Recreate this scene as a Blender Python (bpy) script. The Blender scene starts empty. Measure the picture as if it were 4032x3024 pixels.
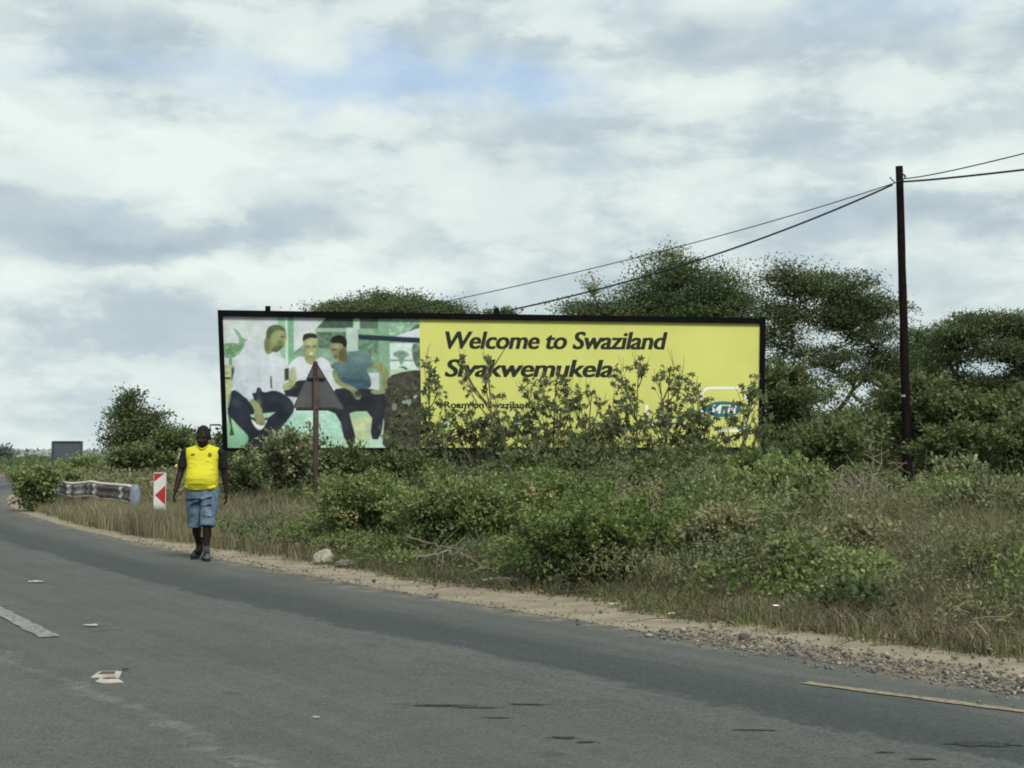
import bpy, bmesh, math, random
import numpy as np
from mathutils import Vector, Matrix

random.seed(7)
RNG = np.random.default_rng(11)
SC = bpy.context.scene
C = SC.collection
F = 5824.0                 # focal length of the photograph in its own pixels
CAM_H = 1.37
PITCH = math.radians(2.78)

# ------------------------------------------------------------------ camera
cam_d = bpy.data.cameras.new('camera')
cam_d.sensor_width = 36.0
cam_d.lens = 52.0
cam_d.clip_start = 0.1
cam_d.clip_end = 9000
cam = bpy.data.objects.new('camera', cam_d)
cam.location = (0, 0, CAM_H)
cam.rotation_euler = (math.pi / 2 + PITCH, 0, 0)
C.objects.link(cam)
SC.camera = cam

# ------------------------------------------------------------------ light
EXPOSURE = 1.27
SUN_EL, SUN_AZ = math.radians(46), math.radians(158)   # azimuth from +Y clockwise
SKY_STRENGTH = 0.074
SC.view_settings.view_transform = 'Standard'
SC.view_settings.look = 'None'
SC.view_settings.exposure = EXPOSURE
SC.view_settings.gamma = 1.0
SC.view_settings.use_curve_mapping = False
SC.render.engine = 'CYCLES'
SC.cycles.use_denoising = True
SC.cycles.max_bounces = 6
SC.cycles.transparent_max_bounces = 6
SC.cycles.filter_width = 1.9

sun_d = bpy.data.lights.new('sun', 'SUN')
sun_d.energy = 1.5
sun_d.angle = math.radians(16)
sun_d.color = (1.0, 0.96, 0.88)
sun = bpy.data.objects.new('sun', sun_d)
sdir = Vector((math.sin(SUN_AZ) * math.cos(SUN_EL), math.cos(SUN_AZ) * math.cos(SUN_EL), math.sin(SUN_EL)))
sun.rotation_euler = sdir.to_track_quat('Z', 'Y').to_euler()
sun.location = (20, -20, 40)
C.objects.link(sun)


def lin(r, g, b, k=1.0):
    def f(c):
        c = c / 255.0
        return (c / 12.92 if c <= 0.04045 else ((c + 0.055) / 1.055) ** 2.4) * k
    return (f(r), f(g), f(b), 1.0)


def build_world():
    w = bpy.data.worlds.new('World')
    SC.world = w
    w.use_nodes = True
    nt = w.node_tree
    N, L = nt.nodes, nt.links
    N.clear()
    out = N.new('ShaderNodeOutputWorld')
    sky = N.new('ShaderNodeTexSky')
    sky.sky_type = 'NISHITA'
    sky.sun_disc = False
    sky.sun_elevation = SUN_EL
    sky.sun_rotation = SUN_AZ
    sky.dust_density = 2.5
    sky.ozone_density = 0.6
    bg_sky = N.new('ShaderNodeBackground')
    bg_sky.inputs['Strength'].default_value = SKY_STRENGTH
    L.new(sky.outputs[0], bg_sky.inputs['Color'])
    tc = N.new('ShaderNodeTexCoord')
    sep = N.new('ShaderNodeSeparateXYZ')
    L.new(tc.outputs['Generated'], sep.inputs[0])

    def m(op, a, b=None, c=None, clamp=False):
        n = N.new('ShaderNodeMath')
        n.operation = op
        n.use_clamp = clamp
        for i, v in enumerate((a, b, c)):
            if v is None:
                continue
            if isinstance(v, (int, float)):
                n.inputs[i].default_value = v
            else:
                L.new(v, n.inputs[i])
        return n.outputs[0]
    az = m('ARCTAN2', sep.outputs['X'], sep.outputs['Y'])
    el = sep.outputs['Z']

    def noise(sx, sy, sz, scale, detail, rough, off=(0, 0, 0), dist=0.0):
        mp = N.new('ShaderNodeMapping')
        mp.inputs['Scale'].default_value = (sx, sy, sz)
        mp.inputs['Location'].default_value = off
        L.new(tc.outputs['Generated'], mp.inputs[0])
        n = N.new('ShaderNodeTexNoise')
        n.inputs['Scale'].default_value = scale
        n.inputs['Detail'].default_value = detail
        n.inputs['Roughness'].default_value = rough
        n.inputs['Distortion'].default_value = dist
        L.new(mp.outputs[0], n.inputs['Vector'])
        return n
    nb = noise(1, 1, 3.6, 4.2, 3, 0.5, (1.3, 0.4, 2.2))          # broad flat banks
    nm = noise(1, 1, 2.0, 11.0, 5, 0.52, (3.1, 7.4, 0.2))         # puffs
    nf = noise(1, 1, 1.5, 30.0, 5, 0.6, (9.0, 2.0, 5.0))          # ragged edges
    wob = noise(1, 1, 1.5, 10.0, 5, 0.58, (5.0, 1.0, 8.0))        # wobble for the outlines
    wsep = N.new('ShaderNodeSeparateColor')
    L.new(wob.outputs['Color'], wsep.inputs[0])
    azw = m('ADD', az, m('MULTIPLY', m('SUBTRACT', wsep.outputs[0], 0.5), 0.22))
    elw = m('ADD', el, m('MULTIPLY', m('SUBTRACT', wsep.outputs[1], 0.5), 0.085))

    def blob(px, py, sx, sy):
        a0, e0 = math.atan((px - 2016) / F), math.sin(math.atan((1795 - py) / F))
        dx = m('DIVIDE', m('SUBTRACT', azw, a0), sx / F)
        dy = m('DIVIDE', m('SUBTRACT', elw, e0), sy / F)
        q = m('ADD', m('MULTIPLY', dx, dx), m('MULTIPLY', dy, dy))
        return m('POWER', 2.718, m('MULTIPLY', q, -1.0))
    shade = m('ADD', m('MULTIPLY', nb.outputs['Fac'], 1.1), m('MULTIPLY', nm.outputs['Fac'], 0.95))
    shade = m('ADD', shade, m('MULTIPLY', nf.outputs['Fac'], 0.34))
    npf = noise(1, 1, 2.5, 7.5, 8, 0.6, (6.2, 3.3, 1.7))
    mrs = N.new('ShaderNodeMapRange')
    mrs.interpolation_type = 'SMOOTHSTEP'
    mrs.inputs['From Min'].default_value = .44
    mrs.inputs['From Max'].default_value = .58
    L.new(npf.outputs['Fac'], mrs.inputs['Value'])
    shade = m('ADD', shade, m('MULTIPLY', mrs.outputs[0], 0.26))
    shade = m('SUBTRACT', shade, 0.795)
    shade_scale = 0.84
    for (px, py, sx, sy, k) in [(1050, 640, 620, 170, .26), (3300, 430, 500, 140, .20), (330, 500, 330, 110, .15),
                                (450, 985, 700, 80, -.34), (3980, 860, 380, 80, -.36), (560, 170, 330, 80, -.16),
                                (1250, 920, 420, 70, -.14), (2500, 720, 500, 60, -.10), (900, 1080, 500, 40, .14),
                                (1350, 1090, 380, 70, .22), (600, 1090, 260, 45, .20), (3150, 1030, 700, 60, .15),
                                (1700, 60, 900, 70, .12), (380, 170, 120, 55, .12), (2500, 190, 500, 60, -.20),
                                (300, 310, 300, 50, -.16), (180, 1200, 400, 45, -.15)]:
        shade = m('ADD', shade, m('MULTIPLY', blob(px, py, sx, sy), k))
    shade = m('ADD', m('MULTIPLY', shade, shade_scale), 0.075)
    rc = N.new('ShaderNodeValToRGB')
    k = 1.0 / 2 ** EXPOSURE
    cr = rc.color_ramp
    cr.elements[0].position = 0.10
    cr.elements[0].color = lin(172, 189, 200, k)
    cr.elements[1].position = 0.85
    cr.elements[1].color = lin(235, 245, 242, k)
    e = cr.elements.new(0.38)
    e.color = lin(193, 209, 214, k)
    e = cr.elements.new(0.60)
    e.color = lin(221, 233, 231, k)
    L.new(shade, rc.inputs[0])
    bg_cloud = N.new('ShaderNodeBackground')
    L.new(rc.outputs[0], bg_cloud.inputs['Color'])
    gap = blob(1560, 300, 640, 95)
    gap = m('ADD', gap, m('MULTIPLY', blob(3480, 20, 480, 95), 0.7))
    gap = m('ADD', gap, m('MULTIPLY', blob(2080, 320, 200, 90), 0.5))
    gap = m('ADD', gap, m('MULTIPLY', blob(520, 270, 420, 60), 0.35))
    gap = m('SUBTRACT', gap, m('MULTIPLY', m('SUBTRACT', nm.outputs['Fac'], 0.45), 0.8))
    gap = m('MULTIPLY', gap, 0.72, clamp=True)
    mix = N.new('ShaderNodeMixShader')
    L.new(gap, mix.inputs[0])
    L.new(bg_cloud.outputs[0], mix.inputs[1])
    L.new(bg_sky.outputs[0], mix.inputs[2])
    L.new(mix.outputs[0], out.inputs[0])


build_world()


# ------------------------------------------------------------------ helpers
def PX(x, y, d):
    """point of the place seen at photograph pixel (x, y) when it lies d metres ahead"""
    a, b = (x - 2016) / F, (1512 - y) / F
    vy = math.cos(PITCH) - b * math.sin(PITCH)
    vz = math.sin(PITCH) + b * math.cos(PITCH)
    s = d / vy
    return Vector((a * s, d, CAM_H + vz * s))


def mesh_np(name, verts, faces_flat, loop_tot, mat=None, parent=None, attrs=None, smooth=False, colors=None):
    """mesh object from numpy arrays"""
    me = bpy.data.meshes.new(name)
    verts = np.asarray(verts, dtype=np.float32).reshape(-1, 3)
    faces_flat = np.asarray(faces_flat, dtype=np.int32).ravel()
    loop_tot = np.asarray(loop_tot, dtype=np.int32)
    me.vertices.add(len(verts))
    me.vertices.foreach_set('co', verts.ravel())
    me.loops.add(len(faces_flat))
    me.loops.foreach_set('vertex_index', faces_flat)
    me.polygons.add(len(loop_tot))
    st = np.zeros(len(loop_tot), dtype=np.int32)
    st[1:] = np.cumsum(loop_tot)[:-1]
    me.polygons.foreach_set('loop_start', st)
    me.update(calc_edges=True)
    if smooth:
        me.polygons.foreach_set('use_smooth', np.ones(len(loop_tot), dtype=bool))
    if attrs:
        for an, av in attrs.items():
            at = me.attributes.new(an, 'FLOAT', 'FACE')
            at.data.foreach_set('value', np.asarray(av, dtype=np.float32))
    if colors is not None:
        at = me.color_attributes.new('print', 'FLOAT_COLOR', 'POINT')
        at.data.foreach_set('color', np.asarray(colors, dtype=np.float32).ravel())
    if mat:
        me.materials.append(mat)
    o = bpy.data.objects.new(name, me)
    C.objects.link(o)
    if parent:
        o.parent = parent
    return o


def bm_obj(name, bm, mat=None, parent=None, smooth=False):
    me = bpy.data.meshes.new(name)
    bmesh.ops.recalc_face_normals(bm, faces=bm.faces)
    bm.to_mesh(me)
    bm.free()
    if smooth:
        for p in me.polygons:
            p.use_smooth = True
    if mat:
        me.materials.append(mat)
    o = bpy.data.objects.new(name, me)
    C.objects.link(o)
    if parent:
        o.parent = parent
    return o


def tag(o, label=None, cat=None, group=None, kind=None):
    if label:
        o['label'] = label
    if cat:
        o['category'] = cat
    if group:
        o['group'] = group
    if kind:
        o['kind'] = kind
    return o


def thing(name, loc, label, cat, group=None):
    o = bpy.data.objects.new(name, None)
    o.empty_display_size = 0.2
    o.location = loc
    C.objects.link(o)
    return tag(o, label, cat, group)


def add_box(bm, c, s, rot=None, bevel=0.0):
    r = bmesh.ops.create_cube(bm, size=1.0)
    M = Matrix.Translation(Vector(c)) @ (rot.to_4x4() if rot else Matrix.Identity(4)) @ Matrix.Diagonal((*s, 1))
    bmesh.ops.transform(bm, matrix=M, verts=r['verts'])
    if bevel:
        es = list({e for v in r['verts'] for e in v.link_edges})
        bmesh.ops.bevel(bm, geom=es, offset=bevel, segments=1, affect='EDGES')


def add_tube(bm, pts, radii, seg=8, caps=True):
    pts = [Vector(p) for p in pts]
    if isinstance(radii, (int, float)):
        radii = [radii] * len(pts)
    rings = []
    for i, p in enumerate(pts):
        t = (pts[min(i + 1, len(pts) - 1)] - pts[max(i - 1, 0)])
        t = t.normalized() if t.length > 1e-9 else Vector((0, 0, 1))
        u = t.cross(Vector((0.31, 0.95, 0.05)))
        if u.length < 1e-4:
            u = t.cross(Vector((1, 0, 0)))
        u.normalize()
        v = t.cross(u)
        rings.append([bm.verts.new(p + (u * math.cos(2 * math.pi * k / seg) + v * math.sin(2 * math.pi * k / seg)) * radii[i]) for k in range(seg)])
    for a, b in zip(rings, rings[1:]):
        for k in range(seg):
            bm.faces.new((a[k], a[(k + 1) % seg], b[(k + 1) % seg], b[k]))
    if caps:
        bm.faces.new(rings[0][::-1])
        bm.faces.new(rings[-1])


class Tubes:
    """many thin branches gathered into one mesh quickly"""
    def __init__(self, seg=5):
        self.v, self.f, self.n, self.seg = [], [], 0, seg

    def add(self, pts, r0, r1):
        pts = np.asarray(pts, float)
        n = len(pts)
        s = self.seg
        tang = np.gradient(pts, axis=0)
        tang /= np.linalg.norm(tang, axis=1, keepdims=True) + 1e-9
        ref = np.array([0.37, 0.91, 0.13])
        u = np.cross(tang, ref)
        u /= np.linalg.norm(u, axis=1, keepdims=True) + 1e-9
        w = np.cross(tang, u)
        a = np.arange(s) * 2 * np.pi / s
        rr = np.linspace(r0, r1, n)[:, None, None]
        ring = pts[:, None, :] + rr * (np.cos(a)[None, :, None] * u[:, None, :] + np.sin(a)[None, :, None] * w[:, None, :])
        self.v.append(ring.reshape(-1, 3))
        i = np.arange(n - 1)[:, None] * s
        k = np.arange(s)[None, :]
        k2 = (k + 1) % s
        q = np.stack([i + k, i + k2, i + s + k2, i + s + k], -1).reshape(-1, 4) + self.n
        self.f.append(q)
        self.n += n * s

    def build(self, name, mat, parent=None):
        v = np.concatenate(self.v)
        f = np.concatenate(self.f)
        return mesh_np(name, v, f, np.full(len(f), 4), mat, parent, smooth=True)


def unit(v):
    return v / (np.linalg.norm(v, axis=-1, keepdims=True) + 1e-9)


def leaves(name, P, D, L, W, tint, mat, parent=None, fold=0.15, up=0.5):
    """one diamond leaf per row: P base, D direction, L length, W width"""
    n = len(P)
    D = unit(D)
    R = unit(RNG.normal(size=(n, 3)) + np.array([0, 0, up]))
    S = unit(np.cross(D, R))
    Nn = np.cross(S, D)
    L = np.asarray(L)[:, None] * np.ones((n, 1))
    W = np.asarray(W)[:, None] * np.ones((n, 1))
    mid = P + D * L * 0.45 + Nn * W * fold
    v = np.stack([P, mid + S * W * 0.5, P + D * L, mid - S * W * 0.5], 1).reshape(-1, 3)
    f = np.arange(n * 4).reshape(n, 4)
    return mesh_np(name, v, f, np.full(n, 4), mat, parent, {'tint': tint})


def blades(name, P, H, lean, W, tint, mat, parent=None):
    """grass blades: base, bent middle and tip"""
    n = len(P)
    a = RNG.uniform(0, 2 * np.pi, n)
    side = np.stack([np.cos(a), np.sin(a) * 0.5, np.zeros(n)], 1)
    W = np.asarray(W).reshape(-1, 1) * np.ones((n, 1))
    H = np.asarray(H).reshape(-1, 1)
    z = np.array([0, 0, 1.0])
    mid = P + z * H * 0.62 + lean * H * 0.30
    tip = P + z * H * 0.95 + lean * H
    v = np.stack([P - side * W * .5, P + side * W * .5, mid + side * W * .4, mid - side * W * .4, tip], 1).reshape(-1, 3)
    b = np.arange(n)[:, None] * 5
    quad = b + np.array([[0, 1, 2, 3]])
    tri = b + np.array([[3, 2, 4]])
    flat = np.concatenate([quad, tri], 1).ravel()
    tot = np.tile([4, 3], n)
    return mesh_np(name, v, flat, tot, mat, parent, {'tint': np.repeat(tint, 2)})


def vnoise(x, y, scale, seed=0):
    """smooth value noise in numpy, 0..1"""
    r = np.random.default_rng(seed).random((64, 64))
    x, y = np.asarray(x) * scale + 200.3, np.asarray(y) * scale + 200.7
    xi, yi = np.floor(x).astype(int), np.floor(y).astype(int)
    fx, fy = x - xi, y - yi
    fx, fy = fx * fx * (3 - 2 * fx), fy * fy * (3 - 2 * fy)
    g = lambda a, b: r[a % 64, b % 64]
    return (g(xi, yi) * (1 - fx) + g(xi + 1, yi) * fx) * (1 - fy) + (g(xi, yi + 1) * (1 - fx) + g(xi + 1, yi + 1) * fx) * fy


def fbm(x, y, scale, seed=0):
    return (vnoise(x, y, scale, seed) + .5 * vnoise(x, y, scale * 2.1, seed + 1) + .25 * vnoise(x, y, scale * 4.3, seed + 2)) / 1.75


# ------------------------------------------------------------------ materials
def new_mat(name):
    m = bpy.data.materials.new(name)
    m.use_nodes = True
    nt = m.node_tree
    b = nt.nodes['Principled BSDF']
    return m, nt, b


def mat_plain(name, col, rough=0.7, var=0.12, scale=8.0, metal=0.0, bump=0.0, col2=None, lo=0.35, hi=0.65, spec=0.3):
    m, nt, b = new_mat(name)
    N, L = nt.nodes, nt.links
    tc = N.new('ShaderNodeTexCoord')
    n = N.new('ShaderNodeTexNoise')
    n.inputs['Scale'].default_value = scale
    n.inputs['Detail'].default_value = 6
    n.inputs['Roughness'].default_value = 0.6
    L.new(tc.outputs['Object'], n.inputs['Vector'])
    r = N.new('ShaderNodeValToRGB')
    c = col
    if col2 is None:
        c2 = tuple(min(1, v * (1 + var)) for v in c[:3]) + (1,)
        c1 = tuple(v * (1 - var) for v in c[:3]) + (1,)
    else:
        c1, c2 = c, col2
    r.color_ramp.elements[0].position = lo
    r.color_ramp.elements[0].color = c1
    r.color_ramp.elements[1].position = hi
    r.color_ramp.elements[1].color = c2
    L.new(n.outputs['Fac'], r.inputs[0])
    L.new(r.outputs[0], b.inputs['Base Color'])
    b.inputs['Roughness'].default_value = rough
    b.inputs['Metallic'].default_value = metal
    b.inputs['Specular IOR Level'].default_value = spec
    if bump:
        bp = N.new('ShaderNodeBump')
        bp.inputs['Strength'].default_value = bump
        bp.inputs['Distance'].default_value = 0.02
        L.new(n.outputs['Fac'], bp.inputs['Height'])
        L.new(bp.outputs[0], b.inputs['Normal'])
    return m


def mat_leaf(name, c0, c1, c2=None, trans=0.3, rough=0.55):
    """foliage: per-leaf tint, light passing through"""
    m, nt, b = new_mat(name)
    N, L = nt.nodes, nt.links
    at = N.new('ShaderNodeAttribute')
    at.attribute_name = 'tint'
    r = N.new('ShaderNodeValToRGB')
    r.color_ramp.elements[0].position = 0.0
    r.color_ramp.elements[0].color = (*c0, 1)
    r.color_ramp.elements[1].position = 0.8 if c2 else 1.0
    r.color_ramp.elements[1].color = (*c1, 1)
    if c2:
        e = r.color_ramp.elements.new(1.0)
        e.color = (*c2, 1)
    L.new(at.outputs['Fac'], r.inputs[0])
    L.new(r.outputs[0], b.inputs['Base Color'])
    b.inputs['Roughness'].default_value = rough
    b.inputs['Specular IOR Level'].default_value = 0.25
    tr = N.new('ShaderNodeBsdfTranslucent')
    L.new(r.outputs[0], tr.inputs['Color'])
    mx = N.new('ShaderNodeMixShader')
    mx.inputs[0].default_value = trans
    L.new(b.outputs[0], mx.inputs[1])
    L.new(tr.outputs[0], mx.inputs[2])
    L.new(mx.outputs[0], N['Material Output'].inputs['Surface'])
    return m


M_BARK = mat_plain('bark', (.055, .045, .036, 1), .9, .3, 6, bump=.3)
M_TWIG = mat_plain('dead twig', (.20, .165, .13, 1), .9, .3, 5)
M_STEM = mat_plain('green stem', (.10, .10, .055, 1), .8, .3, 5)
M_DARKPOLE = mat_plain('creosoted wood', (.009, .007, .0065, 1), .95, .4, 9, bump=.3, spec=.08)
M_BLACK = mat_plain('black steel paint', (.003, .003, .0035, 1), .8, .3, 4, spec=.08)

G_TREE = mat_leaf('acacia leaf', (0.052, 0.077, 0.032), (0.122, 0.156, 0.065), (0.197, 0.212, 0.093), .35)
G_TREE2 = mat_leaf('broad tree leaf', (0.045, 0.075, 0.030), (0.112, 0.156, 0.059), (0.183, 0.224, 0.087), .35)
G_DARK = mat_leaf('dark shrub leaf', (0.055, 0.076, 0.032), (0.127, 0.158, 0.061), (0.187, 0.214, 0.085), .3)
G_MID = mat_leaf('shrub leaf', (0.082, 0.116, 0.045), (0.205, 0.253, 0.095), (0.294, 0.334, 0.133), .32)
G_VIVID = mat_leaf('fresh creeper leaf', (0.069, 0.102, 0.033), (0.169, 0.222, 0.071), (0.251, 0.292, 0.097), .32)
G_OLIVE = mat_leaf('olive weed leaf', (0.113, 0.123, 0.060), (0.261, 0.261, 0.131), (0.389, 0.367, 0.202), .32)
G_GREY = mat_leaf('grey green leaf', (0.081, 0.102, 0.051), (0.195, 0.216, 0.108), (0.296, 0.300, 0.167), .28)
G_CASTOR = mat_leaf('palmate leaf', (0.041, 0.057, 0.024), (0.095, 0.119, 0.049), (0.149, 0.169, 0.068), .25)
G_CASTOR_B = mat_leaf('palmate leaf brown', (0.058, 0.052, 0.029), (0.111, 0.104, 0.052), None, .25)
G_FIELD = mat_leaf('field crop', (.075, .105, .045), (.135, .170, .075), None, .3)
M_STRAW = mat_leaf('straw grass', (.115, .105, .060), (.275, .250, .160), (.39, .36, .25), .3, .8)
M_GRASS = mat_leaf('olive grass', (0.097, 0.110, 0.041), (0.248, 0.248, 0.108), (0.414, 0.373, 0.207), .3, .8)
M_VERGE = mat_leaf('short green grass', (.060, .080, .030), (.150, .175, .070), (.27, .26, .14), .3, .8)
M_LITTER_LEAF = mat_leaf('leaf litter', (.050, .040, .026), (.15, .115, .075), (.24, .19, .13), .1, .9)
M_FLOWER = mat_leaf('dry seed head', (.25, .20, .08), (.48, .40, .20), None, .3, .8)

# ------------------------------------------------------------------ the road line
EP_Y = np.array([-40, -20, 3, 8.73, 14.9, 21.3, 26.2, 36.4, 50, 70, 94, 130, 180, 260], float)
EP_X = np.array([36, 22.2, 6.65, 2.98, -1.05, -4.72, -7.32, -12.05, -17.0, -21.9, -24.9, -26.2, -23, -9], float)


def _spline():
    """natural cubic through the edge points, sampled finely"""
    n = len(EP_Y)
    h = np.diff(EP_Y)
    A = np.zeros((n, n))
    r = np.zeros(n)
    A[0, 0] = A[-1, -1] = 1
    for i in range(1, n - 1):
        A[i, i - 1], A[i, i], A[i, i + 1] = h[i - 1], 2 * (h[i - 1] + h[i]), h[i]
        r[i] = 6 * ((EP_X[i + 1] - EP_X[i]) / h[i] - (EP_X[i] - EP_X[i - 1]) / h[i - 1])
    M = np.linalg.solve(A, r)
    ys = np.linspace(EP_Y[0], EP_Y[-1], 3001)
    i = np.clip(np.searchsorted(EP_Y, ys) - 1, 0, n - 2)
    t0, t1 = EP_Y[i + 1] - ys, ys - EP_Y[i]
    x = (M[i] * t0 ** 3 + M[i + 1] * t1 ** 3) / (6 * h[i]) + (EP_X[i] / h[i] - M[i] * h[i] / 6) * t0 + (EP_X[i + 1] / h[i] - M[i + 1] * h[i] / 6) * t1
    return ys, x


E_YS, E_XS = _spline()
E_SL = np.gradient(E_XS, E_YS)


def edge_x(y):
    return np.interp(y, E_YS, E_XS)


def edge_t(x, y):
    """distance to the right of the asphalt edge (negative on the road)"""
    s = np.interp(y, E_YS, E_SL)
    return (np.asarray(x) - edge_x(y)) / np.sqrt(1 + s * s)


def along(y, t):
    """point t metres off the asphalt edge, away from the road when positive"""
    s = np.interp(y, E_YS, E_SL)
    q = 1 / np.sqrt(1 + s * s)
    return edge_x(y) + t * q, y - t * s * q


def sstep(a, b, x):
    t = np.clip((np.asarray(x, float) - a) / (b - a), 0, 1)
    return t * t * (3 - 2 * t)


def ground_z(x, y):
    t = edge_t(x, y)
    g = sstep(1.2, 9.0, t) * 0.34 * (1 - sstep(60, 140, np.abs(y)))
    g = g + sstep(1.3, 3.0, t) * (fbm(x, y, .5, 5) - .5) * 0.16
    return g - 0.03


# ------------------------------------------------------------------ ground, sand, road
def mat_ground():
    m, nt, b = new_mat('dry soil and grass ground')
    N, L = nt.nodes, nt.links
    geo = N.new('ShaderNodeNewGeometry')
    n1 = N.new('ShaderNodeTexNoise')
    n1.inputs['Scale'].default_value = 0.35
    n1.inputs['Detail'].default_value = 8
    L.new(geo.outputs['Position'], n1.inputs['Vector'])
    r = N.new('ShaderNodeValToRGB')
    r.color_ramp.elements[0].position = .38
    r.color_ramp.elements[0].color = (.075, .080, .036, 1)
    r.color_ramp.elements[1].position = .62
    r.color_ramp.elements[1].color = (.135, .108, .065, 1)
    L.new(n1.outputs['Fac'], r.inputs[0])
    L.new(r.outputs[0], b.inputs['Base Color'])
    b.inputs['Roughness'].default_value = .95
    b.inputs['Specular IOR Level'].default_value = .1
    return m


def grid_coords(lo, hi, fine_lo, fine_hi, step):
    a = list(np.arange(fine_lo, fine_hi + 1e-6, step))
    x, s = fine_hi, step
    while x < hi:
        s *= 1.5
        x += s
        a.append(min(x, hi))
    x, s = fine_lo, step
    while x > lo:
        s *= 1.5
        x -= s
        a.insert(0, max(x, lo))
    return np.array(a)


gx = grid_coords(-5000, 5000, -30, 26, .5)
gy = grid_coords(-800, 7000, -6, 70, .5)
X, Y = np.meshgrid(gx, gy)
Z = ground_z(X, Y)
nx, ny = len(gx), len(gy)
idx = np.arange(nx * ny).reshape(ny, nx)
quads = np.stack([idx[:-1, :-1], idx[:-1, 1:], idx[1:, 1:], idx[1:, :-1]], -1).reshape(-1, 4)
o = mesh_np('ground', np.stack([X, Y, Z], -1), quads, np.full(len(quads), 4), mat_ground(), smooth=True)
tag(o, 'dry grassy ground running flat to the horizon', kind='structure')


def strip(name, ys, ts, zfun, mat, jitter_edge=0.0, uv=True):
    """ribbon that follows the road edge; ts may be rows of offsets"""
    ys = np.asarray(ys)
    ts = np.asarray(ts, float)
    n, k = len(ys), len(ts)
    T = np.tile(ts, (n, 1))
    if jitter_edge:
        T[:, -1] += jitter_edge * (fbm(ys, ys * 0, 2.2, 31) - .5) * 2 + jitter_edge * .6 * (RNG.random(n) - .5)
    Yb = np.tile(ys[:, None], (1, k))
    Xp, Yp = along(Yb, T)
    V = np.stack([Xp, Yp, zfun(Xp, Yp, T)], -1)
    ii = np.arange(n * k).reshape(n, k)
    q = np.stack([ii[:-1, :-1], ii[:-1, 1:], ii[1:, 1:], ii[1:, :-1]], -1).reshape(-1, 4)
    o = mesh_np(name, V, q, np.full(len(q), 4), mat, smooth=True)
    if uv:
        seg = np.hypot(np.diff(V[:, -1, 0]), np.diff(V[:, -1, 1]))
        s = np.concatenate([[0], np.cumsum(seg)])
        U = np.stack([T, np.tile(s[:, None], (1, k))], -1).reshape(-1, 2)
        lay = o.data.uv_layers.new(name='UVMap')
        lay.data.foreach_set('uv', U[q.ravel()].astype(np.float32).ravel())
    return o


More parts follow.
